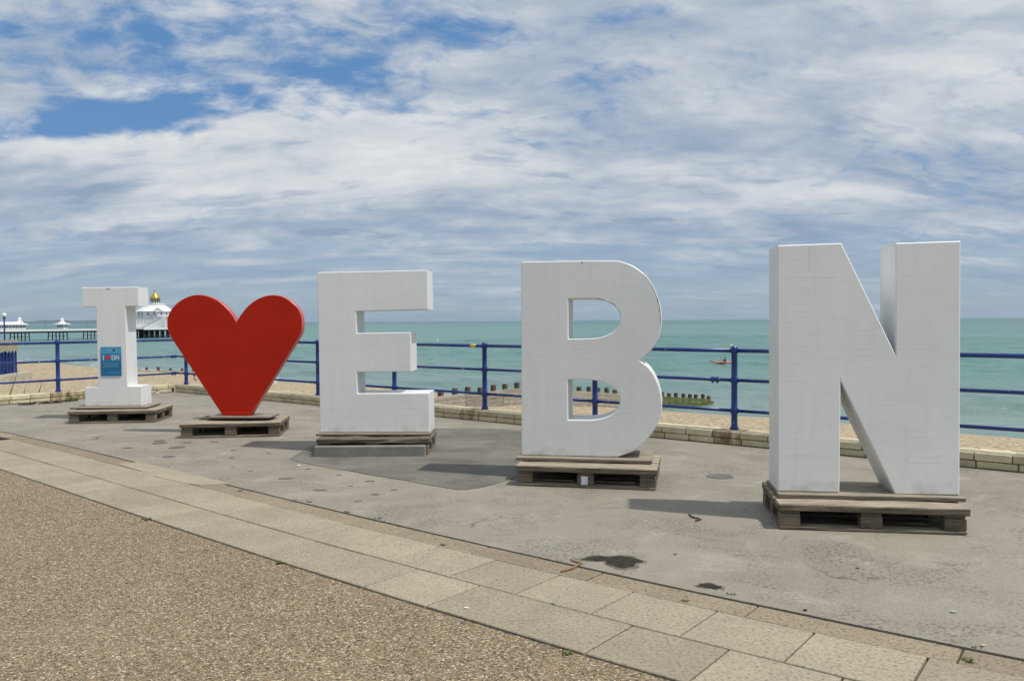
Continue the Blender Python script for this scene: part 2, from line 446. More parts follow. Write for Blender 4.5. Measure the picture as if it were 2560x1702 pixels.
SHORE_P = Vector((27.0, 48.0)); SHORE_T = Vector((-0.751, 0.660)); SHORE_N = Vector((0.660, 0.751))   # N points out to sea
SEA_Z = -5.5
def f_sea(t, b):
    c = worldco(t)
    off = t.vmath('DOT_PRODUCT', t.vmath('SUBTRACT', c, (SHORE_P.x, SHORE_P.y, 0)), (SHORE_N.x, SHORE_N.y, 0))
    far = t.step(off, 20.0, 700.0)
    near = t.mix(t.step(off, 0.0, 70.0), (0.170, 0.248, 0.220), (0.092, 0.215, 0.182))
    bands = t.noise(t.mapping(c, rot=(0, 0, R(8)), scale=(0.0012, 0.006, 1)), 1.0, 5, 0.6, 0.6)
    col = t.mix(t.step(off, 300, 2200), near, (0.026, 0.108, 0.104))
    col = t.mix(t.math('MULTIPLY', t.step(bands, 0.42, 0.64), far), col, (0.080, 0.205, 0.160))
    col = t.mix(t.math('MULTIPLY', t.step(bands, 0.48, 0.34), far), col, (0.014, 0.078, 0.083))
    patch = t.noise(t.mapping(c, rot=(0, 0, R(-10)), scale=(0.02, 0.07, 1)), 1.0, 5, 0.6, 0.4)
    col = t.mix(t.math('MULTIPLY', t.step(patch, 0.42, 0.68), 0.5), col, (0.055, 0.155, 0.142))
    # foam: swash at the edge and a few broken lines outside it
    fn = t.noise(c, 0.55, 6, 0.68, 0.8)
    lace = t.noise(c, 2.6, 5, 0.7, 1.0)
    e1 = t.math('MULTIPLY', t.step(t.math('ADD', off, t.math('MULTIPLY', fn, -3.4)), 0.6, -0.8), t.step(t.noise(c, 0.035, 3, 0.5), 0.46, 0.58))
    wob = t.math('ADD', off, t.math('MULTIPLY', t.noise(c, 0.11, 3, 0.5), -9.0))
    l2 = t.math('MULTIPLY', t.step(t.math('ABSOLUTE', t.math('SUBTRACT', wob, -0.4)), 1.1, 0.2), t.step(fn, 0.44, 0.58))
    foam = t.math('MAXIMUM', t.math('MULTIPLY', e1, t.step(lace, 0.36, 0.52)), t.math('MULTIPLY', l2, t.step(lace, 0.40, 0.56)))
    col = t.mix(t.math('MULTIPLY', foam, 0.75), col, (0.66, 0.68, 0.68))
    t.setin(b.inputs['Base Color'], col)
    b.inputs['Roughness'].default_value = 0.9
    b.inputs['Specular IOR Level'].default_value = 0.0
    w1 = t.noise(t.mapping(c, rot=(0, 0, R(12)), scale=(0.35, 1.0, 1)), 0.22, 3, 0.5, 0.3)
    w2 = t.noise(t.mapping(c, rot=(0, 0, R(-6)), scale=(0.4, 1.0, 1)), 0.95, 5, 0.6, 0.4)
    w3 = t.noise(c, 4.0, 4, 0.6, 0.3)
    h = t.math('ADD', t.math('MULTIPLY', w1, 0.9), t.math('ADD', t.math('MULTIPLY', w2, 0.75), t.math('MULTIPLY', w3, 0.08)))
    nb = t.bump(h, 0.6, 0.7)
    t.setin(b.inputs['Normal'], nb)
    gl = t.n('ShaderNodeBsdfGlossy'); gl.inputs['Roughness'].default_value = 0.16
    gl.inputs['Color'].default_value = (1, 1, 1, 1)
    t.link(nb, gl.inputs['Normal'])
    fr = t.n('ShaderNodeFresnel'); fr.inputs['IOR'].default_value = 1.33; t.link(nb, fr.inputs['Normal'])
    fac = t.math('MULTIPLY', t.math('MINIMUM', fr.outputs[0], 0.36), t.math('SUBTRACT', 1.0, t.math('MULTIPLY', foam, 0.8)))
    ms = t.n('ShaderNodeMixShader'); t.link(fac, ms.inputs[0]); t.link(b.outputs[0], ms.inputs[1]); t.link(gl.outputs[0], ms.inputs[2])
    out = [n for n in t.t.nodes if n.type == 'OUTPUT_MATERIAL'][0]
    t.link(ms.outputs[0], out.inputs[0])
material('sea_water', f_sea)

plain('soil', (0.045, 0.042, 0.034), 0.95, 0.4, 9, bump=0.4)
plain('mortar', (0.085, 0.075, 0.050), 0.9, 0.35, 8, bump=0.4)
def f_brick(t, b):
    c = worldco(t); r = rnd(t)
    n = t.noise(c, 5.0, 6, 0.65, 0.5)
    col = t.ramp(n, [(0.28, (0.42, 0.365, 0.215)), (0.6, (0.60, 0.535, 0.36)), (0.8, (0.68, 0.63, 0.49))])
    s = t.noise(c, 60, 4, 0.7)
    col = t.mix(t.math('MULTIPLY', t.step(s, 0.55, 0.7), 0.35), col, (0.19, 0.165, 0.11))
    stain = t.step(t.noise(t.mapping(c, scale=(1, 1, 0.3)), 1.7, 5, 0.65, 0.4), 0.58, 0.75)
    col = t.mix(t.math('MULTIPLY', stain, 0.5), col, (0.22, 0.165, 0.10))
    hs = t.n('ShaderNodeHueSaturation'); t.link(col, hs.inputs['Color'])
    t.setin(hs.inputs['Value'], t.math('ADD', 0.85, t.math('MULTIPLY', r, 0.3)))
    t.setin(b.inputs['Base Color'], hs.outputs[0])
    b.inputs['Roughness'].default_value = 0.85
    t.setin(b.inputs['Normal'], t.bump(t.math('ADD', n, t.math('MULTIPLY', s, 0.4)), 0.6, 0.01))
material('brick', f_brick)
def f_rust(t, b):
    c = worldco(t)
    n = t.noise(t.mapping(c, scale=(1, 1, 0.35)), 9.0, 5, 0.65, 0.3)
    t.setin(b.inputs['Base Color'], t.ramp(n, [(0.32, (0.16, 0.105, 0.060)), (0.48, (0.36, 0.28, 0.17)), (0.62, (0.55, 0.48, 0.32))]))
    b.inputs['Roughness'].default_value = 0.9
    t.setin(b.inputs['Normal'], t.bump(n, 0.5, 0.01))
material('rust_brick', f_rust)
plain('concrete', (0.215, 0.20, 0.17), 0.9, 0.18, 5, bump=0.3)
plain('pale_concrete', (0.43, 0.395, 0.31), 0.9, 0.18, 3, bump=0.3)
plain('cream_board', (0.34, 0.30, 0.205), 0.8, 0.15, 4, bump=0.2)
plain('pier_white', (0.80, 0.80, 0.78), 0.6, 0.05, 2)
plain('pier_grey', (0.42, 0.46, 0.46), 0.7, 0.12, 0.6)
plain('pier_iron', (0.022, 0.026, 0.032), 0.7, 0.4, 1.5)
plain('pier_roof', (0.74, 0.74, 0.72), 0.6, 0.08, 0.4)
plain('pier_glass', (0.05, 0.06, 0.075), 0.15, 0.4, 0.8)
plain('slate_blue', (0.06, 0.08, 0.15), 0.5, 0.2, 1.0)
plain('gold', (0.62, 0.40, 0.10), 0.38, 0.08, 2.0, metallic=0.85)
plain('hill_green', (0.035, 0.055, 0.048), 0.95, 0.35, 0.004)
plain('kayak_orange', (0.62, 0.10, 0.035), 0.4, 0.08, 2)
plain('black_cloth', (0.018, 0.017, 0.018), 0.8, 0.2, 8)
plain('skin', (0.42, 0.25, 0.18), 0.6, 0.08, 8)
plain('pink_cloth', (0.48, 0.30, 0.29), 0.8, 0.15, 9)
plain('hair', (0.014, 0.010, 0.009), 0.5, 0.3, 20)
plain('buoy_yellow', (0.75, 0.52, 0.12), 0.4, 0.06, 3)
plain('tape_yellow', (0.62, 0.52, 0.10), 0.45, 0.12, 30)
plain('grey_label', (0.40, 0.46, 0.46), 0.5, 0.15, 20)
plain('boat_white', (0.76, 0.77, 0.78), 0.4, 0.05, 2)
plain('boat_cover', (0.055, 0.04, 0.17), 0.7, 0.25, 3)
plain('leaf', (0.095, 0.135, 0.030), 0.6, 0.4, 12)
plain('dry_leaf', (0.17, 0.115, 0.060), 0.75, 0.4, 12)
plain('pale_leaf', (0.32, 0.33, 0.085), 0.6, 0.25, 10)
plain('twig', (0.27, 0.165, 0.085), 0.8, 0.3, 20)
plain('dark_weed', (0.055, 0.048, 0.030), 0.9, 0.4, 14)
plain('litter_white', (0.72, 0.71, 0.68), 0.6, 0.06, 20)
plain('globe_white', (0.80, 0.81, 0.80), 0.35, 0.03, 4)
plain('metal_plate', (0.52, 0.55, 0.55), 0.5, 0.35, 18, bump=0.2)
plain('chip_black', (0.02, 0.02, 0.02), 0.9, 0.3, 30)
plain('sign_light', (0.070, 0.33, 0.50), 0.35, 0.06, 4)
plain('sign_mid', (0.012, 0.20, 0.39), 0.35, 0.05, 4)
plain('sign_dark', (0.004, 0.125, 0.29), 0.35, 0.05, 4)
plain('sign_base', (0.006, 0.155, 0.33), 0.35, 0.05, 4)
plain('sign_white', (0.78, 0.80, 0.82), 0.4, 0.03, 4)
plain('sign_pale', (0.16, 0.42, 0.57), 0.4, 0.03, 4)
plain('sign_navy', (0.012, 0.022, 0.06), 0.4, 0.1, 4)
plain('sign_red', (0.60, 0.03, 0.035), 0.4, 0.05, 4)

# ------------------------------------------------------------------ mesh helpers
def mesh_of(bm, name):
    bmesh.ops.recalc_face_normals(bm, faces=bm.faces[:])
    me = bpy.data.meshes.new(name)
    bm.to_mesh(me); bm.free()
    return me
def obj(name, me, mat=None, parent=None, loc=None, rot=None, smooth=False):
    if isinstance(me, bmesh.types.BMesh): me = mesh_of(me, name)
    o = bpy.data.objects.new(name, me)
    COL.objects.link(o)
    if mat and not me.materials: me.materials.append(MATS[mat])
    if parent: o.parent = parent
    if loc is not None: o.location = loc
    if rot is not None: o.rotation_euler = rot
    if smooth:
        for p in me.polygons: p.use_smooth = True
    return o
def tag(o, label=None, cat=None, group=None, kind=None):
    if label: o['label'] = label
    if cat: o['category'] = cat
    if group: o['group'] = group
    if kind: o['kind'] = kind
    return o
def thing(name, label, cat, loc=(0, 0, 0), rz=0.0, group=None):
    o = bpy.data.objects.new(name, None)
    o.empty_display_size = 0.2
    COL.objects.link(o)
    o.location = loc; o.rotation_euler = (0, 0, rz)
    return tag(o, label, cat, group)
def B(): return bmesh.new()
def box(bm, x0, x1, y0, y1, z0, z1, bev=0.0, jit=0.0):
    vs = [bm.verts.new((x, y, z)) for z in (z0, z1) for x, y in ((x0, y0), (x1, y0), (x1, y1), (x0, y1))]
    fs = [(0, 3, 2, 1), (4, 5, 6, 7), (0, 1, 5, 4), (1, 2, 6, 5), (2, 3, 7, 6), (3, 0, 4, 7)]
    faces = [bm.faces.new([vs[i] for i in f]) for f in fs]
    if jit:
        for v in vs: v.co += Vector((random.uniform(-jit, jit), random.uniform(-jit, jit), random.uniform(-jit, jit)))
    if bev:
        ed = list({e for f in faces for e in f.edges})
        bmesh.ops.bevel(bm, geom=ed, offset=bev, segments=1, profile=0.6, affect='EDGES')
    return bm
def tube(bm, p0, p1, r0, r1=None, n=10, cap=True):
    p0, p1 = Vector(p0), Vector(p1)
    r1 = r0 if r1 is None else r1
    q = (p1 - p0).to_track_quat('Z', 'Y')
    a = [bm.verts.new(p0 + q @ Vector((r0 * math.cos(2 * math.pi * i / n), r0 * math.sin(2 * math.pi * i / n), 0))) for i in range(n)]
    b = [bm.verts.new(p1 + q @ Vector((r1 * math.cos(2 * math.pi * i / n), r1 * math.sin(2 * math.pi * i / n), 0))) for i in range(n)]
    for i in range(n): bm.faces.new((a[i], a[(i + 1) % n], b[(i + 1) % n], b[i]))
    if cap: bm.faces.new(a[::-1]); bm.faces.new(b)
    return bm
def lathe(bm, prof, n=16, c=(0, 0, 0)):
    rings = []
    for r, z in prof:
        rings.append([bm.verts.new((c[0] + r * math.cos(2 * math.pi * i / n), c[1] + r * math.sin(2 * math.pi * i / n), c[2] + z)) for i in range(n)])
    for a, b in zip(rings, rings[1:]):
        for i in range(n): bm.faces.new((a[i], a[(i + 1) % n], b[(i + 1) % n], b[i]))
    bm.faces.new(rings[0][::-1]); bm.faces.new(rings[-1])
    return bm
def sheet(bm, pts, z0, z1):
    """flat polygon with real thickness"""
    a = [bm.verts.new((x, y, z0)) for x, y in pts]; b = [bm.verts.new((x, y, z1)) for x, y in pts]
    n = len(pts)
    bm.faces.new(a[::-1]); bm.faces.new(b)
    for i in range(n): bm.faces.new((a[i], a[(i + 1) % n], b[(i + 1) % n], b[i]))
    return bm
def prism(outer, holes, depth, bev, name):
    """closed outline (u, v) extruded backwards along +y, front face at y = 0"""
    cu = bpy.data.curves.new(name, 'CURVE')
    cu.dimensions = '2D'; cu.fill_mode = 'BOTH'
    cu.extrude = depth / 2 - bev; cu.bevel_depth = bev; cu.bevel_resolution = 0; cu.offset = -bev
    for lp in [outer] + holes:
        s = cu.splines.new('POLY'); s.points.add(len(lp) - 1)
        for p, (u, v) in zip(s.points, lp): p.co = (u, v, 0, 1)
        s.use_cyclic_u = True
    tmp = bpy.data.objects.new(name + '_outline', cu)
    COL.objects.link(tmp)
    dg = bpy.context.evaluated_depsgraph_get()
    me = bpy.data.meshes.new_from_object(tmp.evaluated_get(dg))
    bpy.data.objects.remove(tmp); bpy.data.curves.remove(cu)
    for v in me.vertices:
        x, y, z = v.co
        v.co = (x, depth / 2 - z, y)
    me.materials.clear()
    bm = B(); bm.from_mesh(me)
    bmesh.ops.remove_doubles(bm, verts=bm.verts[:], dist=0.0002)
    bmesh.ops.recalc_face_normals(bm, faces=bm.faces[:])
    bm.to_mesh(me); bm.free()
    for p in me.polygons: p.use_smooth = True
    me.set_sharp_from_angle(angle=R(24))
    return me
def text_mesh(txt, size, thick, xs=1.0):
    cu = bpy.data.curves.new('lettering', 'FONT')
    cu.body = txt; cu.size = size; cu.extrude = thick / 2; cu.align_x = 'CENTER'; cu.align_y = 'CENTER'; cu.offset = 0.0; cu.space_character = 1.18
    tmp = bpy.data.objects.new('lettering_outline', cu)
    COL.objects.link(tmp)
    dg = bpy.context.evaluated_depsgraph_get()
    me = bpy.data.meshes.new_from_object(tmp.evaluated_get(dg))
    bpy.data.objects.remove(tmp)
    for v in me.vertices:
        x, y, z = v.co
        v.co = (x * xs, -z, y)
    me.materials.clear()
    return me
def smoothpts(pts, k=3):
    """Catmull-Rom through open list of points"""
    out = []
    n = len(pts)
    for i in range(n - 1):
        p0, p1, p2, p3 = pts[max(i - 1, 0)], pts[i], pts[i + 1], pts[min(i + 2, n - 1)]
        for j in range(k):
            t = j / k
            out.append(tuple(0.5 * (2 * b + (c - a) * t + (2 * a - 5 * b + 4 * c - d) * t * t + (3 * b - a - 3 * c + d) * t ** 3) for a, b, c, d in zip(p0, p1, p2, p3)))
    out.append(tuple(pts[-1]))
    return out

# ------------------------------------------------------------------ promenade ground
def mid_y(x): return 0.002 * x ** 3 + 0.021 * x * x - 0.818 * x + 4.292
# centre joint of the paving as an arc-length table
mpts = []
x = -10.1
while x < 9.0:
    xx = max(x, -7.5); y = mid_y(min(xx, 3.2))
    if x > 3.2: y += -0.62 * (x - 3.2)
    if x < -7.5: y += 0.88 * (-7.5 - x)
    mpts.append(Vector((x, y))); x += 0.02
slen = [0.0]
for a, b in zip(mpts, mpts[1:]): slen.append(slen[-1] + (b - a).length)
def at_s(s, off):
    """point at arc length s on the centre joint, moved sideways (towards the sea +)"""
    lo, hi = 0, len(slen) - 1
    s = min(max(s, 0.001), slen[-1] - 0.001)
    while hi - lo > 1:
        m = (lo + hi) // 2
        if slen[m] <= s: lo = m
        else: hi = m
    f = (s - slen[lo]) / (slen[hi] - slen[lo])
    p = mpts[lo].lerp(mpts[hi], f)
    a = mpts[max(lo - 25, 0)]; b = mpts[min(hi + 25, len(mpts) - 1)]
    d = (b - a).normalized()
    n = Vector((-d.y, d.x))
    return p + n * off
def s_of_x(x): 
    i = min(range(len(mpts)), key=lambda k: abs(mpts[k].x - x)); return slen[i]
WA, WK, WP = -0.415, 0.415, 0.605        # offsets: pebble edge, kerb joint, asphalt edge
S0, S1 = 0.05, slen[-1] - 0.05
ss = [S0 + (S1 - S0) * i / 60 for i in range(61)]

# low wall line
CORNER = Vector((-6.93, 17.05)); WR_END = Vector((9.6, 3.55)); WL_END = Vector((-15.2, 6.3))

base = sheet(B(), [(-60, -30), (60, -30), (60, -20), (11.5, 2.2), (WR_END.x + .3, WR_END.y + .25), (CORNER.x, CORNER.y + .3), (WL_END.x - .1, WL_END.y), (-60, -20)], -0.6, -0.035)
tag(obj('ground', base, 'soil'), kind='structure')

a_edge = [at_s(s, WA - 0.012) for s in ss]
agg = sheet(B(), [(p.x, p.y) for p in a_edge] + [(60, -20), (60, -30), (-60, -30), (-60, -19), (WL_END.x, WL_END.y), (-12.0, 10.42)], -0.030, -0.004)
tag(obj('pebble_path', agg, 'aggregate'), kind='structure')
p_edge = [at_s(s, WP + 0.016) for s in ss]
wl_in = [(WR_END.x, WR_END.y), (CORNER.x, CORNER.y)]
asph = sheet(B(), [(p.x, p.y + random.uniform(-.006, .006)) for p in p_edge] + wl_in, -0.030, 0.0)
asphalt = tag(obj('promenade_asphalt', asph, 'asphalt'), kind='structure')

paving = bpy.data.objects.new('paving', None); COL.objects.link(paving); tag(paving, kind='structure')
def slab(name, s0, s1, o0, o1, mat, parent, gap=0.010, top=0.0):
    n = 3
    g = gap / 2
    pts = [at_s(s0 + g + (s1 - s0 - 2 * g) * i / n, o0 + g) for i in range(n + 1)] + [at_s(s1 - g - (s1 - s0 - 2 * g) * i / n, o1 - g) for i in range(n + 1)]
    c = sum(pts, Vector((0, 0))) / len(pts)
    bm = B()
    dz = [top + random.uniform(-.0015, .0015)] * len(pts)
    a = [bm.verts.new((p.x - c.x, p.y - c.y, -0.03)) for p in pts]
    ch = [bm.verts.new((p.x - c.x, p.y - c.y, z - 0.004)) for p, z in zip(pts, dz)]
    b = [bm.verts.new(((p.x - c.x) * 0.986, (p.y - c.y) * 0.986, z)) for p, z in zip(pts, dz)]
    m = len(pts)
    bm.faces.new(b)
    for i in range(m):
        j = (i + 1) % m
        bm.faces.new((a[i], a[j], ch[j], ch[i])); bm.faces.new((ch[i], ch[j], b[j], b[i]))
    return obj(name, bm, mat, parent, (c.x, c.y, 0), (random.uniform(-.002, .002), random.uniform(-.002, .002), 0))
SL = 0.4735
s_low = s_of_x(-0.186); s_up = s_of_x(-0.008)
k = -18
while True:                                  # row beside the pebbles
    a = s_low + k * SL
    if a + SL > S1: break
    if a > S0:
        if k == 0: slab('slab', a, a + 2 * SL, WA, 0, 'slab_stone', paving)
        elif k != 1: slab('slab', a, a + SL, WA, 0, 'slab_stone', paving)
    k += 1
k = -18
while True:                                  # row beside the kerb
    a = s_up + k * SL
    if a + SL > S1: break
    if a > S0: slab('slab', a, a + SL, 0, WK, 'slab_stone', paving, top=0.001)
    k += 1
kerb = bpy.data.objects.new('kerb', None); COL.objects.link(kerb); tag(kerb, kind='structure')
a = S0
while a < S1 - 0.9:
    L = random.choice((0.86, 0.9, 0.92))
    slab('kerb_stone', a, a + L, WK, WP, 'kerb_stone', kerb, gap=0.008, top=-0.002)
    a += L

# repaired and stained bits of the promenade
patch_pts = [(-2.31, 8.58), (-1.95, 8.2), (-1.58, 7.89), (-1.2, 7.58), (-0.91, 7.34), (-0.62, 7.1), (-0.38, 6.96), (-0.1, 7.3), (0.2, 7.75), (0.75, 8.7), (0.55, 9.9), (0.0, 10.75), (-1.0, 10.95), (-2.1, 10.2), (-2.3, 9.4)]
patch_pts = [(x + random.uniform(-.015, .015), y + random.uniform(-.015, .015)) for x, y in smoothpts(patch_pts, 3)]
obj('asphalt_patch', sheet(B(), patch_pts, -0.006, 0.005), 'dark_asphalt', asphalt)
mort = [(-3.97, 8.34), (-3.82, 8.46), (-3.45, 8.16), (-3.11, 7.85), (-2.8, 7.58), (-2.49, 7.29), (-2.72, 7.22), (-2.96, 7.37), (-3.24, 7.6), (-3.6, 7.98)]
obj('mortar_patch', sheet(B(), mort, -0.02, 0.003), 'sand_mortar', asphalt)
def splat(name, cx, cy, rx, ry, ang, mat, z, n=14, rough=0.25, zl=0.004):
    pts = []
    for i in range(n):
        t = 2 * math.pi * i / n; q = 1 + random.uniform(-rough, rough)
        u, v = rx * q * math.cos(t), ry * q * math.sin(t)
        pts.append((cx + u * math.cos(ang) - v * math.sin(ang), cy + u * math.sin(ang) + v * math.cos(ang)))
    return obj(name, sheet(B(), pts, z - zl - 0.002, z), mat, asphalt)
for cx, cy, rx in [(-2.06, 7.52, .068), (-1.63, 6.99, .062), (-1.27, 7.37, .046), (-1.98, 8.01, .026), (-1.13, 6.8, .035), (-1.61, 7.68, .024), (-1.22, 6.55, .032),
                   (-4.38, 9.43, .06), (-3.85, 9.82, .06), (-3.65, 8.79, .075), (-3.54, 9.85, .045), (-0.72, 7.3, .04), (-1.0, 6.98, .03), (-0.55, 7.05, .024),
                   (-2.5, 7.9, .022), (-2.95, 8.7, .03), (-2.75, 8.15, .02), (-1.75, 6.6, .028), (-2.3, 7.0, .022), (-3.1, 9.2, .03), (-1.4, 7.15, .02), (-2.65, 9.0, .025)]:
    splat('tar_spot', cx, cy, rx, rx * random.uniform(.5, .9), random.uniform(-.4, .4), 'tar', 0.0035, rough=0.12)
for pts in ([(0.38, 4.9), (0.44, 4.97), (0.52, 4.99), (0.545, 4.955), (0.60, 4.975), (0.66, 4.985), (0.72, 4.95), (0.74, 4.90), (0.79, 4.87), (0.76, 4.83), (0.73, 4.83), (0.70, 4.75), (0.64, 4.70), (0.60, 4.72), (0.53, 4.80), (0.55, 4.86), (0.47, 4.87)],
            [(0.97, 4.40), (1.02, 4.44), (1.06, 4.455), (1.09, 4.41), (1.12, 4.38), (1.07, 4.345), (1.02, 4.36)]):
    cl = []
    for p0, p1 in zip(pts, pts[1:] + pts[:1]):
        for q in range(5):
            f_ = q / 5
            cl.append((p0[0] + (p1[0] - p0[0]) * f_ + random.uniform(-.009, .009), p0[1] + (p1[1] - p0[1]) * f_ + random.uniform(-.008, .008)))
    m_ = sum((Vector(q) for q in cl), Vector((0, 0))) / len(cl)
    obj('damp_edge', sheet(B(), [(m_.x + (q[0] - m_.x) * 1.07 + random.uniform(-.012, .012), m_.y + (q[1] - m_.y) * 1.10 + random.uniform(-.012, .012)) for q in cl[::2]], -0.004, 0.0022), 'damp', asphalt)
    obj('wet_stain', sheet(B(), [(m_.x + (q[0] - m_.x) * 0.90, m_.y + (q[1] - m_.y) * 0.90) for q in cl], -0.004, 0.0038), 'wet', asphalt)
for cx, cy, r_ in ((-4.17, 9.79, .085), (-3.82, 9.44, .09), (1.87, 7.49, .12), (-4.25, 9.98, .06), (-3.35, 10.9, .09), (-3.15, 10.55, .12)):     # flush drain lids
    bm = lathe(B(), [(r_, -0.01), (r_, 0.004), (r_ * .86, 0.004), (r_ * .84, 0.0015), (r_ * .1, 0.0015)], 20)
    obj('drain_lid', bm, 'tar', asphalt, (cx, cy, 0))

# ------------------------------------------------------------------ beach, sea
def shore_xy(a, off): return SHORE_P + SHORE_T * a + SHORE_N * off
def beach_z(off, a):
    d = -off
    if d <= 0: return SEA_Z + 0.09 * d
    return SEA_Z + 0.06 * d + 1.0 * (1 - math.exp(-d / 8.0)) + 0.10 * math.sin(a * 0.16 + d * 0.05) * min(1, d / 8) + 0.05 * math.sin(a * 0.5 + d * 0.6) * min(1, d / 10)
bm = B()
offs = [20, 12, 6, 3, 1, 0, -1, -2, -3.5, -5, -7, -9, -11, -13.5, -16, -19, -22, -25, -28, -31, -34, -37, -40, -43, -46, -50, -56, -64]
grid = []
for a in [-110 + 3.0 * i for i in range(170)]:
    row = []
    for o in offs:
        p = shore_xy(a, o)
        z = beach_z(o, a)
        row.append(bm.verts.new((p.x, p.y, z)))
    grid.append(row)
for r0, r1 in zip(grid, grid[1:]):
    for i in range(len(offs) - 1): bm.faces.new((r0[i], r0[i + 1], r1[i + 1], r1[i]))
beach = tag(obj('beach', bm, 'shingle', smooth=True), 'pale orange shingle beach sloping down to the sea', kind='structure')
# keep the shingle below the promenade
for v in beach.data.vertices:
    if (v.co.y < 16.5 - 0.82 * (v.co.x + 7) and v.co.x > -7) or (v.co.x <= -7 and v.co.y < 16.5 + 1.3 * (v.co.x + 7)): v.co.z = min(v.co.z, -0.9)

bm = B()
xs = [-24000, -6000, -1500, -500, -200, -80, -20, 20, 60, 120, 300, 900, 3000, 9000, 24000]
ys = [-300, 0, 40, 80, 140, 260, 500, 1000, 2500, 6000, 12000, 24000]
g = [[bm.verts.new((x, y, SEA_Z - 0.16)) for x in xs] for y in ys]
for r0, r1 in zip(g, g[1:]):
    for i in range(len(xs) - 1): bm.faces.new((r0[i], r0[i + 1], r1[i + 1], r1[i]))
# the waves near the shore are modelled
random.seed(5)
waves = []
for i in range(26):
    lam = 1.7 * 1.115 ** i
    th_ = math.atan2(SHORE_N.y, SHORE_N.x) + random.gauss(0, 0.42)
    waves.append((2 * math.pi / lam * math.cos(th_), 2 * math.pi / lam * math.sin(th_), random.uniform(0, 6.28), 0.0115 * lam ** 0.80))
NA, NO = 460, 330
prev = None
for j in range(NO + 1):
    off = -4 + 0.34 * j + 0.0017 * j * j
    row = []
    for i in range(NA + 1):
        a_ = -90 + 0.62 * i
        p = shore_xy(a_, off)
        f_ = min(1, (off + 4) / 14) * min(1, (NO - j) / 25 + 0.05) * min(1, i / 12, (NA - i) / 12)
        h = sum(A_ * math.sin(kx * p.x + ky * p.y + ph) for kx, ky, ph, A_ in waves)
        row.append(bm.verts.new((p.x, p.y, SEA_Z + h * (0.25 + 0.75 * f_))))
    if prev:
        for i in range(NA): bm.faces.new((prev[i], prev[i + 1], row[i + 1], row[i]))
    prev = row
tag(obj('sea', bm, 'sea_water', smooth=True), 'green blue sea with small ripples', kind='structure')

# far hills across the bay
bm = B()
def ridge(px): 
    return max(0, 52 * math.exp(-((px - 300) / 190) ** 2) + 26 * math.exp(-((px - 110) / 55) ** 2) + 30 * math.exp(-((px + 120) / 160) ** 2) + 5 * math.sin(px * 0.05) + 3 * math.sin(px * 0.13 + 1))
prev = None
for i in range(90):
    px = -500 + i * 14
    X = (px - 1280) / 2080 * 22000
    h = ridge(px) * (1.0 if px < 430 else max(0, 1 - (px - 430) / 240))
    ring = [bm.verts.new((X, 21000, SEA_Z - 1)), bm.verts.new((X, 21700, SEA_Z + h * 1.5)), bm.verts.new((X, 22000, SEA_Z + h * 1.9)), bm.verts.new((X, 23500, SEA_Z - 1))]
    if prev:
        for j in range(3): bm.faces.new((prev[j], ring[j], ring[j + 1], prev[j + 1]))
    prev = ring
tag(obj('hills', bm, 'hill_green', smooth=True), 'low blue hills far across the bay', kind='structure')

# ------------------------------------------------------------------ low wall of pale blocks
def wall(name, label, A, Bv, phase, stains):
    d = (Bv - A); L = d.length; ang = math.atan2(d.y, d.x)
    t = thing(name, label, 'wall', (A.x, A.y, 0), ang)          # local +y is the seaward side
    obj('core', box(B(), 0.0, L, 0.014, 0.286, -0.8, 0.128), 'mortar', t)
    for course, (z0, z1, y0) in enumerate(((0.004, 0.070, 0.006), (0.078, 0.150, 0.0))):
        x = 0.004 - (phase if course else 0)
        while x < L - 0.03:
            bl = random.uniform(0.305, 0.345)
            x0, x1 = max(x, 0.004), min(x + bl, L - 0.004)
            x += bl + 0.010
            if x1 - x0 < 0.05: continue
            c = (x0 + x1) / 2
            m = 'rust_brick' if any(abs(c - s) < wd for s, wd in stains) else 'brick'
            bm = box(B(), -(x1 - x0) / 2, (x1 - x0) / 2, 0, 0.30 - 2 * y0, 0, z1 - z0, 0.006, 0.0018)
            obj('brick', bm, m, t, (c, y0, z0), (random.uniform(-.006, .006), 0, random.uniform(-.006, .006)))
    return t
def wall_s(px):   # where a photo column crosses the post line of the main wall
    d = (WR_END - CORNER).normalized(); n = Vector((-d.y, d.x))
    A = CORNER + n * 0.19
    k = (px - 1280) / 2080.0
    return (k * A.y - A.x) / (d.x - k * d.y)     # A + s d = lambda (k, 1)
wall_main = wall('low_wall', 'long low wall of pale blocks under the railing beside the sea', CORNER, WR_END, 0.16, [(wall_s(1211) - 0.06, .10), (wall_s(1836) - 0.1, .10)])
# second wall: local +y must face away from the asphalt, so run it towards the corner
wall_left = wall('low_wall', 'short low wall of pale blocks at the left, behind the letter I', WL_END, CORNER, 0.20, [(11.35, .32)])

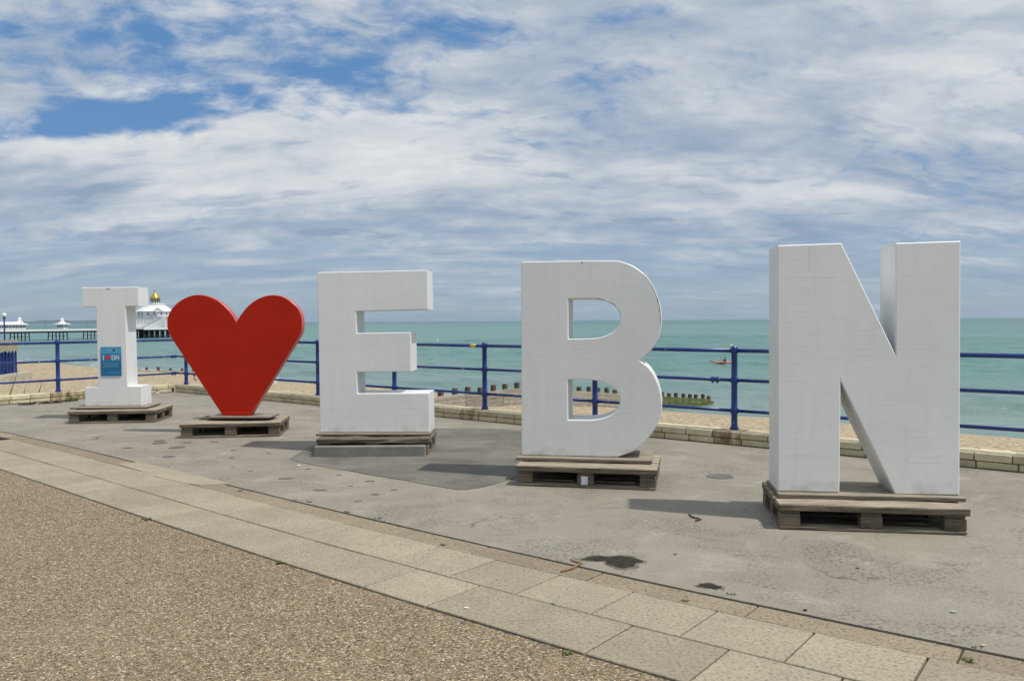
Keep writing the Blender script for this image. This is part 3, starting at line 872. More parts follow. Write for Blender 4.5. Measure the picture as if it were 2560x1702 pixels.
# ------------------------------------------------------------------ railings
def railing(name, label, parent_wall_A, parent_wall_B, posts, joints, ends=(0, 0)):
    A, Bv = parent_wall_A, parent_wall_B
    d = Bv - A; L = d.length; ang = math.atan2(d.y, d.x)
    t = thing(name, label, 'railing', (A.x, A.y, 0.15), ang)
    prof = [(0.052, 0.0), (0.050, 0.02), (0.036, 0.05), (0.0355, 0.18), (0.046, 0.195), (0.046, 0.245), (0.0355, 0.26), (0.035, 0.53), (0.045, 0.545), (0.045, 0.595), (0.035, 0.61), (0.034, 0.87), (0.043, 0.885), (0.043, 0.935), (0.036, 0.955), (0.014, 0.962)]
    pm = mesh_of(lathe(B(), prof, 14), 'post')
    for x in posts: obj('post', pm, 'blue_paint', t, (x, 0.19, 0), (0, 0, random.random() * 6), smooth=True)
    xs = [ends[0]] + list(posts) + [ends[1]]
    for zr, rr in ((0.22, 0.019), (0.57, 0.019), (0.91, 0.023)):
        for x0, x1 in zip(xs, xs[1:]):
            if x1 - x0 < 0.06: continue
            obj('rail', tube(B(), (0, 0, 0), (x1 - x0 - 0.058, 0, 0), rr, n=12), 'blue_paint', t, (x0 + 0.029, 0.19, zr), smooth=True)
    for x, zr in joints:
        bm = tube(B(), (-0.05, 0, 0), (0.05, 0, 0), 0.029, n=12)
        tube(bm, (-0.03, 0, -0.045), (-0.03, 0, 0.034), 0.009, n=8); tube(bm, (0.03, 0, -0.045), (0.03, 0, 0.034), 0.009, n=8)
        obj('clamp', bm, 'blue_paint', t, (x, 0.19, zr))
    return t
main_posts = [wall_s(p) for p in (464, 794, 985, 1211, 1487, 1836)]
gap = main_posts[-1] - main_posts[-2]
main_posts += [main_posts[-1] + 1.95 * i for i in range(1, 5)]
LM = (WR_END - CORNER).length
rail_main = railing('railing', 'long blue metal railing with three rails in front of the sea', CORNER, WR_END, [p for p in main_posts if p < LM], [(main_posts[5] - 0.24, 0.57)], (-0.225, LM))
LL = (CORNER - WL_END).length
def wall_sl(px):
    d = (CORNER - WL_END).normalized(); n = Vector((-d.y, d.x)); A = WL_END + n * 0.19
    k = (px - 1280) / 2080.0
    return (k * A.y - A.x) / (d.x - k * d.y)
p1 = wall_sl(143)
rail_left = railing('railing', 'short blue metal railing with chipped paint behind the letter I', WL_END, CORNER, [p1 - 4.4, p1 - 2.2, p1], [(LL + 0.10, 0.57), (LL + 0.10, 0.22)], (0.2, LL + 0.225))
# yellow tape on the top rail
o = thing('tape_wrap', 'yellow tape wrapped around the top rail between the E and the B', 'tape', rail_main.matrix_basis @ Vector((wall_s(1184), 0.19, 0.91)), rail_main.rotation_euler[2])
obj('band', tube(B(), (-0.055, 0, 0), (0.055, 0, 0), 0.0255, n=14), 'tape_yellow', o, smooth=True)

# ------------------------------------------------------------------ pallets
def pallet(label, A, Bp, depth, seed, front_mat='pallet_wood', front_z=None, tidy=True, stamp=None):
    random.seed(seed)
    A = Vector(A); d = Vector(Bp) - A; W = 1.18; ang = math.atan2(d.y, d.x)
    t = thing('pallet', label, 'pallet', (A.x, A.y, 0), ang, 'wooden pallets under the letters')
    def piece(name, x0, x1, y0, y1, z0, z1, mat='pallet_wood', bev=0.004, jit=0.003, rot=None):
        cx, cy, cz = (x0 + x1) / 2, (y0 + y1) / 2, (z0 + z1) / 2
        bm = B()
        box(bm, x0 - cx, x1 - cx, y0 - cy, y1 - cy, z0 - cz, z1 - cz)
        bmesh.ops.subdivide_edges(bm, edges=[e for e in bm.edges if e.calc_length() > 0.5], cuts=5, use_grid_fill=True)
        for v in bm.verts: v.co += Vector((random.uniform(-jit, jit), random.uniform(-jit, jit), random.uniform(-jit, jit) * 0.8))
        bmesh.ops.bevel(bm, geom=[e for e in bm.edges if len(e.link_faces) == 2 and e.calc_face_angle(0) > 0.8], offset=bev, segments=1, affect='EDGES')
        return obj(name, bm, mat, t, (cx, cy, cz), rot)
    for y in (0.0, depth / 2 - 0.05, depth - 0.10): piece('bottom_board', 0.0, W, y, y + 0.10, 0.003, 0.024)
    for y in (0.105, depth / 2 + 0.055): piece('bottom_board', 0.0, W, y, y + depth / 2 - 0.165, 0.003, 0.022, 'dark_wood')  # extra dark boards added to deepen the shade inside
    for y in (0.004, depth / 2 - 0.046, depth - 0.096):
        for x0, x1 in ((0.0, 0.135), (W / 2 - 0.07, W / 2 + 0.07), (W - 0.135, W)):
            piece('block', x0, x1, y, y + 0.092, 0.026, 0.104, bev=0.005, jit=0.002)
    for x0, x1 in ((0.004, 0.135), (W / 2 - 0.065, W / 2 + 0.065), (W - 0.135, W - 0.004)):
        piece('cross_board', x0, x1, 0.010, depth - 0.006, 0.106, 0.127)
    piece('shade_board', 0.0, W, depth + 0.001, depth + 0.020, 0.004, 0.126)  # unseen board added at the back to keep light out of the openings
    y = -0.012
    widths = [0.19, 0.135, 0.13, 0.13, 0.15]
    tot = sum(widths); gp = (depth + 0.012 - tot) / 4
    for i, wd in enumerate(widths):
        o = piece('deck_board', -0.012, W + 0.014, y, y + wd, 0.129, 0.178 if i == 0 else 0.174, front_mat if i == 0 else 'pallet_wood', bev=0.008 if i == 0 else 0.005, jit=(0.010 if front_mat == 'dark_wood' else 0.0035) if i == 0 else 0.003, rot=(0, 0, random.uniform(-.006, .006)))
        y += wd + gp
    return t
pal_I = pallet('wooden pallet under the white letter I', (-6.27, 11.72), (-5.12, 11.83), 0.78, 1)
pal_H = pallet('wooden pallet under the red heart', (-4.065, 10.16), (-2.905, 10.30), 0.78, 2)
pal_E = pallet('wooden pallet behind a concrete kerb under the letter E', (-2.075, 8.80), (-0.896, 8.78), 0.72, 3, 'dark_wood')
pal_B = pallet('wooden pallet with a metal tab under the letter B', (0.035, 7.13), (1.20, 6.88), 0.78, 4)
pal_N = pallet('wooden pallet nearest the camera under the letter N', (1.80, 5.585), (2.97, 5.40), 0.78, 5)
# tin tab on the pallet of the B
obj('metal_tab', box(B(), 0.555, 0.612, -0.0095, -0.0035, 0.028, 0.100, 0.0015), 'metal_plate', pal_B)
random.seed(21)
kb = obj('concrete_kerb', box(B(), 0, 1.165, 0, 0.085, 0.0, 0.112, 0.006, 0.003), 'concrete', None, (-2.085, 8.698, 0.0), (0, 0, R(0.3)))
tag(kb, 'grey concrete kerb lying in front of the pallet of the E', 'kerb')

ZB = 0.21
# ------------------------------------------------------------------ the big letters
def letter(name, label, cat, A, ang, outer, holes, depth, mat, zb=ZB, bev=0.007):
    t = thing(name, label, cat, (A[0], A[1], zb), R(ang))
    me = prism(outer, holes, depth, bev, 'body')
    obj('body', me, mat, t)
    return t
def plinth(t, x0, x1, y0, y1, thick=0.020):
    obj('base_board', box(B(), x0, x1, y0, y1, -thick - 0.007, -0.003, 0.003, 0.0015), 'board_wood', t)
T = 0.40
I_out = [(0, 0), (0.805, 0), (0.803, 0.283), (0.604, 0.284), (0.594, 1.452), (0.786, 1.455), (0.782, 1.735), (-0.022, 1.728), (-0.02, 1.448), (0.180, 1.446), (0.190, 0.281), (-0.001, 0.275)]
L_I = letter('letter_i', 'white block letter I with a blue sign, leftmost letter', 'letter', (-6.228, 12.10), 3.9, I_out, [], T, 'white_paint')
plinth(L_I, -0.14, 0.93, -0.17, 0.42)
E_out = [(0, 0), (1.203, 0), (1.2, 0.428), (0.416, 0.426), (0.412, 0.66), (1.007, 0.662), (1.003, 1.090), (0.412, 1.086), (0.409, 1.322), (1.198, 1.337), (1.194, 1.764), (-0.009, 1.748)]
L_E = letter('letter_e', 'white block letter E between the heart and the B', 'letter', (-2.106, 9.079), -1.8, E_out, [], T + .04, 'white_paint')
plinth(L_E, -0.02, 1.22, -0.10, 0.42)
k = 0.992
def zz(pts): return [(u * k, (v - 0.2) * k) for u, v in pts]
b_curve1 = smoothpts([(0.875, 1.944), (1.004, 1.897), (1.132, 1.793), (1.217, 1.634), (1.248, 1.505), (1.251, 1.375), (1.223, 1.246), (1.159, 1.146), (1.062, 1.062)], 4)
b_curve2 = smoothpts([(1.062, 1.062), (1.152, 0.987), (1.222, 0.858), (1.255, 0.714), (1.25, 0.598), (1.207, 0.482), (1.129, 0.365), (1.014, 0.262), (0.862, 0.201)], 4)
B_out = zz([(0, 0.2), (0.006, 1.95), (0.6, 1.949)] + b_curve1 + b_curve2[1:])[::-1]
h1 = zz([(0.431, 1.254), (0.433, 1.612)] + smoothpts([(0.60, 1.613), (0.72, 1.600), (0.83, 1.555), (0.883, 1.492), (0.893, 1.43), (0.868, 1.355), (0.80, 1.298), (0.70, 1.264), (0.60, 1.256)], 3))
h2 = zz([(0.425, 0.527), (0.426, 0.888)] + smoothpts([(0.60, 0.889), (0.72, 0.873), (0.83, 0.825), (0.879, 0.765), (0.889, 0.70), (0.865, 0.63), (0.80, 0.572), (0.70, 0.538), (0.60, 0.528)], 3))
L_B = letter('letter_b', 'white block letter B with cracked paint along its upper curve', 'letter', (0.08, 7.47), -10.6, B_out, [h1, h2], T, 'white_paint')
plinth(L_B, -0.03, 1.16, -0.12, 0.46, 0.022)
N_out = [(0, 0), (0.415, 0.0), (0.421, 0.776), (0.785, -0.004), (1.2, 0.0), (1.196, 1.732), (0.777, 1.726), (0.783, 0.957), (0.422, 1.732), (-0.005, 1.724)]
L_N = letter('letter_n', 'white block letter N, rightmost and nearest letter', 'letter', (1.864, 5.825), -8.0, N_out, [], T - .03, 'white_paint')
plinth(L_N, -0.01, 1.21, -0.085, 0.44, 0.022)
# patches, seams and damage on the boards
obj('patch_panel', box(B(), 0.86, 1.08, -0.0007, 0.004, 0.22, 0.42), 'white_paint', L_N)
obj('seam_strip', box(B(), 0.211, 0.217, -0.0009, 0.004, 1.535, 1.715), 'white_paint', L_N)
obj('seam_strip', box(B(), 0.02, 0.40, -0.0005, 0.004, 1.500, 1.503), 'white_paint', L_N)
bm = B()
cr = zz(b_curve1)[7:22]
for i, ((u0, v0), (u1, v1)) in enumerate(zip(cr, cr[1:])):
    n = Vector((v0 - v1, u1 - u0)).normalized()          # inwards
    if n.x > 0: n = -n
    w0, w1 = [0.0015 + 0.006 * math.sin(math.pi * q / 14) * (0.6 + 0.4 * math.sin(q * 2.3)) for q in (i, i + 1)]
    vs = [bm.verts.new((u + n.x * d_, -0.0009, v + n.y * d_)) for u, v, d_ in ((u0, v0, .006), (u1, v1, .006), (u1, v1, .006 + w1), (u0, v0, .006 + w0))]
    bm.faces.new(vs)
obj('paint_crack', bm, 'chip_black', L_B)
bm = B()
hc = h1[4:15]
for i, ((u0, v0), (u1, v1)) in enumerate(zip(hc, hc[1:])):
    if i % 3 == 2: continue
    vs = [bm.verts.new(c_) for c_ in ((u0, -0.0009, v0 + .006), (u1, -0.0009, v1 + .006), (u1 + .002, -0.0009, v1 + .0095), (u0 + .001, -0.0009, v0 + .009))]
    bm.faces.new(vs)
obj('paint_crack', bm, 'chip_black', L_B)
obj('paint_chip', sheet(B(), [(0, 0), (0.018, 0.0), (0.012, 0.006), (0.0105, 0.016), (0.007, 0.006)], -0.0008, 0.0008), 'chip_black', L_B, (0.545, -0.0012, 1.717), (R(90), 0, 0))
obj('grey_tape', box(B(), 0.33, 0.385, -0.0015, 0.003, 1.695, 1.722, 0.0005), 'grey_label', L_I)

# heart
hs_ = 0.971
hp = [(0.205, 1.427), (0.268, 1.52), (0.351, 1.62), (0.461, 1.706), (0.584, 1.758), (0.70, 1.774), (0.808, 1.757), (0.905, 1.709), (0.998, 1.635), (1.063, 1.528), (1.082, 1.408), (1.068, 1.289), (1.02, 1.196)]
hl = [(-0.661, 1.204), (-0.715, 1.312), (-0.726, 1.433), (-0.697, 1.54), (-0.634, 1.633), (-0.536, 1.713), (-0.412, 1.769), (-0.302, 1.785), (-0.193, 1.771), (-0.071, 1.723), (0.038, 1.649), (0.132, 1.548), (0.205, 1.427)]
H_pts = [(0.0, 0.2), (0.379, 0.2)] + smoothpts(hp[::-1], 3) [:-1] + smoothpts(hl[::-1], 3)
H_out = [(u * hs_, (v - 0.2) * hs_) for u, v in H_pts]
plain('sheen_red', (0.50, 0.085, 0.075), 0.35, 0.12, 5)  # pale sunlit sheen of the heart's sides, painted into the colour
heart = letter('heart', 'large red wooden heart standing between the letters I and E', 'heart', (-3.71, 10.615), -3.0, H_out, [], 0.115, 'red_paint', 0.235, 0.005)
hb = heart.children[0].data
hb.materials.append(MATS['sheen_red'])
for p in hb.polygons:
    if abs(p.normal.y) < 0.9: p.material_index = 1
obj('foot', box(B(), 0.015, 0.355, -0.018, 0.14, -0.004, 0.035, 0.004), 'red_paint', heart)
obj('base_board', box(B(), -0.30, 0.60, -0.02, 0.26, -0.054, -0.031, 0.003, 0.003), 'dark_wood', heart)
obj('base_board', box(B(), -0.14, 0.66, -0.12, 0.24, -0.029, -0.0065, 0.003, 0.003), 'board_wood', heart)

# ------------------------------------------------------------------ sign on the I
sg = thing('information_sign', 'blue information sign fixed to the front of the letter I', 'sign', L_I.matrix_basis @ Vector((0.238, -0.012, 0.44)), R(3.9))
SW, SH = 0.288, 0.423
obj('backing', box(B(), 0, SW, 0.0035, 0.011, 0, SH, 0.001), 'sign_base', sg)
for nm, z0, z1, m in (('top_band', 0.325, 0.4225, 'sign_light'), ('title_band', 0.203, 0.3245, 'sign_mid'), ('text_band', 0.095, 0.2025, 'sign_dark'), ('foot_band', 0.0005, 0.0945, 'sign_base')):
    obj(nm, box(B(), 0.0005, SW - 0.0005, 0.001, 0.0034, z0, z1), m, sg)
obj('title_text', text_mesh('I', 0.10, 0.002, 0.9), 'sign_white', sg, (0.038, 0.0, 0.263))
obj('title_text', text_mesh('EBN', 0.10, 0.002, 0.56), 'sign_white', sg, (0.207, 0.0, 0.263))
hh = [(0.5 * math.sin(t) ** 3, 0.5 * (13 * math.cos(t) - 5 * math.cos(2 * t) - 2 * math.cos(3 * t) - math.cos(4 * t)) / 16) for t in [2 * math.pi * i / 40 for i in range(40)]]
bm = B(); vs = [bm.verts.new((u * 0.078, 0, v * 0.078)) for u, v in hh]; f = bm.faces.new(vs)
ex = bmesh.ops.extrude_face_region(bm, geom=[f]); bmesh.ops.translate(bm, vec=(0, 0.002, 0), verts=[v for v in ex['geom'] if isinstance(v, bmesh.types.BMVert)])
obj('title_heart', bm, 'sign_red', sg, (0.098, -0.0012, 0.266))
obj('logo_strip', box(B(), 0.085, 0.152, -0.0005, 0.0009, 0.362, 0.380), 'sign_pale', sg)
obj('logo_block', box(B(), 0.168, 0.202, -0.0005, 0.0009, 0.360, 0.383), 'sign_navy', sg)
for i, (z, w_) in enumerate(((0.183, .23), (0.171, .23), (0.152, .21), (0.140, .21), (0.121, .25))):
    obj('small_print', box(B(), SW / 2 - w_ / 2, SW / 2 + w_ / 2, -0.0003, 0.0009, z, z + 0.0045), 'sign_pale', sg)
obj('small_print', box(B(), 0.10, 0.258, -0.0003, 0.0009, 0.043, 0.048), 'sign_pale', sg)
for x_ in (0.018, SW - 0.018): obj('screw', tube(B(), (x_, -0.001, 0.412), (x_, 0.001, 0.412), 0.005, n=10), 'sign_navy', sg)

# ------------------------------------------------------------------ groynes
def groyne(label, P0, D, n, sp, zfun, algae_from, seed):
    random.seed(seed)
    D = Vector(D).normalized(); ang = math.atan2(D.y, D.x)
    t = thing('groyne', label, 'groyne', (P0[0], P0[1], 0), ang)
    for i in range(n):
        x = i * sp + random.uniform(-.06, .06)
        zt = zfun(x) - 0.16 + random.uniform(-.03, .03)
        s = 0.125
        bm = B()
        prof = [(s, -3.2), (s, -0.10), (s * 0.94, 0.0)]
        box(bm, -s, s, -s, s, -2.4, random.uniform(-.06, .06) + 0.16, 0.02, 0.012)
        obj('post', bm, 'post_wood', t, (x, 0.19, zt), (random.uniform(-.03, .03), random.uniform(-.03, .03), random.uniform(-.1, .1)))
    seg = 3 * sp
    x = -1.5
    while x < n * sp - 1.2:
        for r_ in range(8):
            zt = zfun(x + seg / 2) - 0.44 - r_ * 0.235
            zslope = (zfun(x + seg) - zfun(x)) / seg
            x1 = min(x + seg, n * sp - 0.6)
            bm = box(B(), -(x1 - x) / 2 + 0.01, (x1 - x) / 2 - 0.01, -0.05, 0.05, -0.11, 0.11, 0.012, 0.012)
            m = 'algae_wood' if x + seg / 2 > algae_from - (r_ * 0.7) else 'groyne_wood'
            obj('plank', bm, m, t, ((x + x1) / 2, 0.0 + random.uniform(-.015, .015), zt), (0, -math.atan(zslope) + random.uniform(-.006, .006), 0))
        x += seg
    return t
groyne('weathered timber groyne running down the beach behind the B, green towards its end', (-3.8, 46.0), (20.8, 24.0), 30, 1.075, lambda x: -2.40 - 0.105 * max(0, x - 7), 20.5, 31)
groyne('distant timber groyne on the beach between the I and the heart', (-40.8, 90.0), (0.655, 0.755), 12, 1.35, lambda x: -3.30 - 0.080 * x, 22, 32)

# ------------------------------------------------------------------ kayak, buoys, person, boat
ky = thing('kayak', 'small orange kayak on the sea beside the railing post right of the B', 'kayak', (33.3, 131.0, SEA_Z), R(3))
bm = B(); secs = []
for i in range(15):
    u = -1 + 2 * i / 14; w_ = 0.36 * (1 - abs(u) ** 2.4) + 0.015; up = 0.30 * abs(u) ** 3
    secs.append([bm.verts.new((u * 2.1, w_ * math.cos(a), 0.12 + up + (0.17 if math.sin(a) > 0 else 0.14) * math.sin(a) * (1 - 0.5 * abs(u)))) for a in [2 * math.pi * j / 10 for j in range(10)]])
for a, b in zip(secs, secs[1:]):
    for j in range(10): bm.faces.new((a[j], a[(j + 1) % 10], b[(j + 1) % 10], b[j]))
bm.faces.new(secs[0]); bm.faces.new(secs[-1][::-1])
obj('hull', bm, 'kayak_orange', ky, smooth=True)
def figure(t, verts, edges, radii, mat, name='body', sub=1):
    me = bpy.data.meshes.new(name)
    me.from_pydata(verts, edges, [])
    o = obj(name, me, mat, t)
    md = o.modifiers.new('skin', 'SKIN')
    for sv, r_ in zip(me.skin_vertices[0].data, radii): sv.radius = (r_, r_)
    me.skin_vertices[0].data[0].use_root = True
    o.modifiers.new('smooth', 'SUBSURF').levels = sub
    o.modifiers['smooth'].render_levels = sub + 1
    dg = bpy.context.evaluated_depsgraph_get()
    m2 = bpy.data.meshes.new_from_object(o.evaluated_get(dg))
    o.modifiers.clear(); o.data = m2
    m2.materials.clear(); m2.materials.append(MATS[mat])
    for p in m2.polygons: p.use_smooth = True
    return o
pd = thing('person', 'person in dark clothing paddling the orange kayak', 'person', (33.6, 131.0, SEA_Z + 0.12), R(3))
figure(pd, [(0, 0, .08), (0, 0, .30), (-.02, 0, .52), (-.02, 0, .62), (-.02, 0, .76), (-.02, .19, .50), (-.2, .26, .32), (-.36, .16, .34), (-.02, -.19, .50), (-.2, -.26, .32), (-.36, -.16, .40), (-.35, .09, .10), (-.75, .09, .12), (-.35, -.09, .10), (-.75, -.09, .12)],
       [(0, 1), (1, 2), (2, 3), (3, 4), (2, 5), (5, 6), (6, 7), (2, 8), (8, 9), (9, 10), (0, 11), (11, 12), (0, 13), (13, 14)], [.15, .15, .13, .06, .10, .07, .055, .045, .07, .055, .045, .09, .06, .09, .06], 'black_cloth')
bm = B(); bmesh.ops.create_icosphere(bm, subdivisions=2, radius=0.115); bmesh.ops.scale(bm, vec=(1, .9, 1.15), verts=bm.verts[:])
obj('head', bm, 'hair', pd, (-.02, 0, .79), smooth=True)
pa = thing('paddle', 'paddle held across the orange kayak', 'paddle', (33.24, 131.0, SEA_Z + 0.49), R(3))
bm = tube(B(), (0.06, -1.0, -.22), (-.06, 1.0, .28), 0.018, n=8); box(bm, 0.04, 0.07, -1.3, -.98, -.35, -.17); box(bm, -.08, -.05, .98, 1.3, .22, .42)
obj('shaft', bm, 'black_cloth', pa)
for (bx, by, s_, lab) in ((-25.6, 285, .42, 'small yellow buoy on the sea beyond the E'), (57.4, 218, .36, 'small yellow buoy on the sea above the railing right of the B'), (55.5, 172, .25, 'tiny yellow buoy floating on the sea beside the post right of the B')):
    if lab.startswith('tiny'): continue
    o = thing('buoy', lab, 'buoy', (bx, by, SEA_Z))
    bm = lathe(B(), [(.05 * s_, -.5 * s_), (.7 * s_, -.35 * s_), (1.0 * s_, .1 * s_), (.92 * s_, .5 * s_), (.6 * s_, .95 * s_), (.14 * s_, 1.2 * s_), (.1 * s_, 1.45 * s_)], 14)
    obj('float', bm, 'buoy_yellow', o, smooth=True)

ch = thing('person', 'small person with dark hair crouching on the shingle by the heart', 'person', (-25.3, 66.0, -3.33), R(20))
ch.scale = (1.2, 1.2, 1.2)
figure(ch, [(0, 0, .12), (0.02, 0, .24), (0.04, 0, .335), (0.05, 0, .37), (0.05, 0, .41), (.04, .085, .32), (.14, .10, .22), (.20, .06, .24), (.04, -.085, .32), (.15, -.11, .23), (.22, -.05, .24), (.14, .07, .20), (.12, .08, .05), (.19, .08, .03), (.14, -.07, .20), (.12, -.08, .05), (.19, -.08, .03)],
       [(0, 1), (1, 2), (2, 3), (3, 4), (2, 5), (5, 6), (6, 7), (2, 8), (8, 9), (9, 10), (0, 11), (11, 12), (12, 13), (0, 14), (14, 15), (15, 16)], [.075, .075, .065, .032, .05, .033, .026, .022, .033, .026, .022, .045, .032, .026, .045, .032, .026], 'pink_cloth')
bm = B(); bmesh.ops.create_icosphere(bm, subdivisions=2, radius=0.075); bmesh.ops.scale(bm, vec=(1, .9, 1.12), verts=bm.verts[:])
hd = obj('head', bm, 'skin', ch, (.055, 0, .45), smooth=True)
bm = B(); bmesh.ops.create_icosphere(bm, subdivisions=2, radius=0.084); bmesh.ops.scale(bm, vec=(.95, 1, 1.12), verts=bm.verts[:])
obj('hair', bm, 'hair', ch, (.035, 0, .465), smooth=True)

# white boat drawn up at the water's edge, mostly hidden by the heart
bt = thing('rowing_boat', 'white boat with a dark blue cover at the water edge beside the heart', 'boat', (-21.75, 69.8, -4.25), R(14))
bm = B(); secs = []
for i in range(13):
    u = i / 12; w_ = 0.85 * math.sqrt(max(0.0, 1 - max(0, (u - .25) / .75) ** 2.2)) + 0.01; sheer = 0.55 + 0.45 * u ** 2
    secs.append([bm.verts.new((-4 + 4.6 * u + (0.25 * q if u == 1 else 0), w_ * s_, z_ * sheer + (0.12 * u if z_ == 0 else 0))) for q, (s_, z_) in enumerate([(-1, 1), (-.88, .45), (-.4, .06), (0, 0), (.4, .06), (.88, .45), (1, 1)])])
for a, b in zip(secs, secs[1:]):
    for j in range(6): bm.faces.new((a[j], a[j + 1], b[j + 1], b[j]))
bm.faces.new(secs[0])
obj('hull', bm, 'boat_white', bt, smooth=True)
bm = B()
arch = []
for xx in (-3.6, -2.4, -1.2, 0.15):
    arch.append([bm.verts.new((xx, 0.8 * math.cos(a), 0.62 + (0.62 if xx < -0.6 else 0.45) * math.sin(a))) for a in [math.pi * j / 8 for j in range(9)]])
for a, b in zip(arch, arch[1:]):
    for j in range(8): bm.faces.new((a[j], a[j + 1], b[j + 1], b[j]))
bm.faces.new(arch[0]); bm.faces.new(arch[-1])
obj('cover', bm, 'boat_cover', bt)

# ------------------------------------------------------------------ beach terrace with blue mesh, far left
tr = thing('beach_terrace', 'cream boarded terrace above a dark blue mesh cage at the left edge', 'terrace', (-36.25, 58.0, -2.45), R(9))
W_ = 9.0
obj('interior', box(B(), -W_, -.25, .25, 4.2, 0.10, 1.70), 'boat_cover', tr)
bm = B()
foot = []
for i in range(9):
    a = -math.pi / 2 + math.pi / 2 * i / 8
    foot.append((0.05 + 0.75 * math.cos(a), 0.55 + 0.85 * math.sin(a)))
sheet(bm, [(-W_, -.3)] + foot + [(0.8, 4.6), (-W_, 4.6)], -.6, 0.22)
obj('footing', bm, 'pale_concrete', tr)
for i in range(10): 
    x_ = -0.06 - i * 0.55
    obj('cage_post', box(B(), x_ - .05, x_ + .05, 0.0, .1, 0.2, 1.85), 'blue_paint', tr)
for i in range(7):
    obj('cage_post', box(B(), -.1, 0.0, .55 + i * .55, .65 + i * .55, 0.2, 1.85), 'blue_paint', tr)
bm = B()
for i in range(36): tube(bm, (-.2 - i * .14, .05, .22), (-.2 - i * .14, .05, 1.8), .012, n=5)
for z_ in (.5, .85, 1.2, 1.55): tube(bm, (-W_, .05, z_), (0, .05, z_), .016, n=5)
for i in range(9): tube(bm, (-.12 - i * .55, .05, 1.75), (-.5 - i * .55, .05, 1.3), .02, n=5)
tag(obj('mesh_bars', bm, 'blue_paint', tr), kind='stuff')
for i in range(4):
    obj('board', box(B(), -W_, .02, -.04, .02, 1.88 + i * .20, 2.06 + i * .20, 0.01), 'cream_board', tr)
obj('side_boards', box(B(), -.04, .02, .03, 4.2, 1.88, 2.66, 0.01), 'cream_board', tr)
obj('deck', box(B(), -W_, -.06, .03, 4.2, 1.9, 2.05), 'cream_board', tr)
for i in range(6): 
    x_ = -.05 - i * .62
    obj('rail_post', box(B(), x_ - .04, x_ + .04, -.1, -.045, 1.86, 3.10), 'pallet_wood', tr)
for z_ in (2.62, 3.0): obj('hand_rail', box(B(), -W_, .12, -.15, -.105, z_, z_ + .05), 'pallet_wood', tr)
obj('blue_banner', box(B(), -3.0, -.42, .05, .10, 2.66, 3.10), 'blue_paint', tr)
lp = thing('lamp_post', 'lamp post with a white globe on a dark blue pole, far left', 'lamp', (-36.9, 60.5, -2.4))
obj('pole', lathe(B(), [(.12, 0), (.12, .5), (.055, .6), (.05, 4.15), (.09, 4.2), (.09, 4.28), (.03, 4.34)], 10), 'blue_paint', lp, smooth=False)
bm = B(); bmesh.ops.create_uvsphere(bm, u_segments=16, v_segments=10, radius=.15)
obj('globe', bm, 'globe_white', lp, (0, 0, 4.45), smooth=True)

# ------------------------------------------------------------------ pier
PD0 = Vector((-209.0, 340.0)); PD1 = Vector((-173.0, 412.0)); PDIR = (PD1 - PD0).normalized(); PANG = math.atan2(PDIR.y, PDIR.x)
pier = thing('pier', 'long iron pier on dark piles reaching out to sea at the left', 'pier', (PD0.x, PD0.y, -1.1), PANG)
PL = (PD1 - PD0).length
X0, X1 = -70.0, PL + 60
obj('deck', box(B(), X0, X1, -6.5, 6.5, -0.35, -0.06), 'pier_grey', pier)
obj('fascia', box(B(), X0, X1, -6.75, -6.5, -0.75, 0.02), 'pier_white', pier)
obj('girder', box(B(), X0, X1, -6.3, -6.0, -1.45, -0.76), 'pier_iron', pier)
obj('girder', box(B(), X0, X1, 6.0, 6.3, -1.45, -0.76), 'pier_iron', pier)
for xb in range(-60, 60, 17):
    for j in range(6):
        yy = -6 + 12 * j / 5
        rake = -1.0 if j == 0 else (1.0 if j == 5 else 0)
        obj('pile', tube(B(), (xb, yy + rake, -7.0), (xb, yy, -0.7), .24, .2, n=8), 'pier_iron', pier)
    bm = B()
    for z_ in (-3.0,): tube(bm, (xb, -6.4, z_), (xb, 6.4, z_), .1, n=6)
    for j in range(5):
        y0 = -6 + 12 * j / 5
        tube(bm, (xb, y0, -1.9), (xb, y0 + 1.2, -0.9), .1, n=6); tube(bm, (xb, y0 + 2.4, -1.9), (xb, y0 + 1.2, -0.9), .1, n=6)
    obj('brace', bm, 'pier_iron', pier)
for xb in [58 + i * 3.2 for i in range(24)]:
    for j in range(5):
        obj('pile', tube(B(), (xb, -14 + 7 * j, -7.0), (xb, -14 + 7 * j, -0.7), .3, n=8), 'pier_iron', pier)
obj('brace', box(B(), 58, 132, -14.2, -13.9, -3.6, -3.35), 'pier_iron', pier)
obj('head_deck', box(B(), 57, 133, -15, 15, -0.66, -0.40), 'pier_iron', pier)
obj('head_fascia', box(B(), 57, 133, -15.3, -15.02, -0.72, 0.30), 'pier_white', pier)
bm = B()
for i in range(int((57 - X0) / 2.2)):
    tube(bm, (X0 + i * 2.2, -6.4, 0), (X0 + i * 2.2, -6.4, 1.2), .05, n=5)
for z_ in (.5, 1.15): tube(bm, (X0, -6.4, z_), (57, -6.4, z_), .04, n=5)
tag(obj('hand_railing', bm, 'slate_blue', pier), kind='stuff')
for i in range(11):
    xx = -45 + i * 10.0
    bm = tube(B(), (xx, -6.2, 0), (xx, -6.2, 3.2), .07, n=6); tube(bm, (xx, -6.2, 3.2), (xx, -6.2, 3.55), .16, .1, n=8)
    obj('deck_lamp', bm, 'slate_blue', pier)
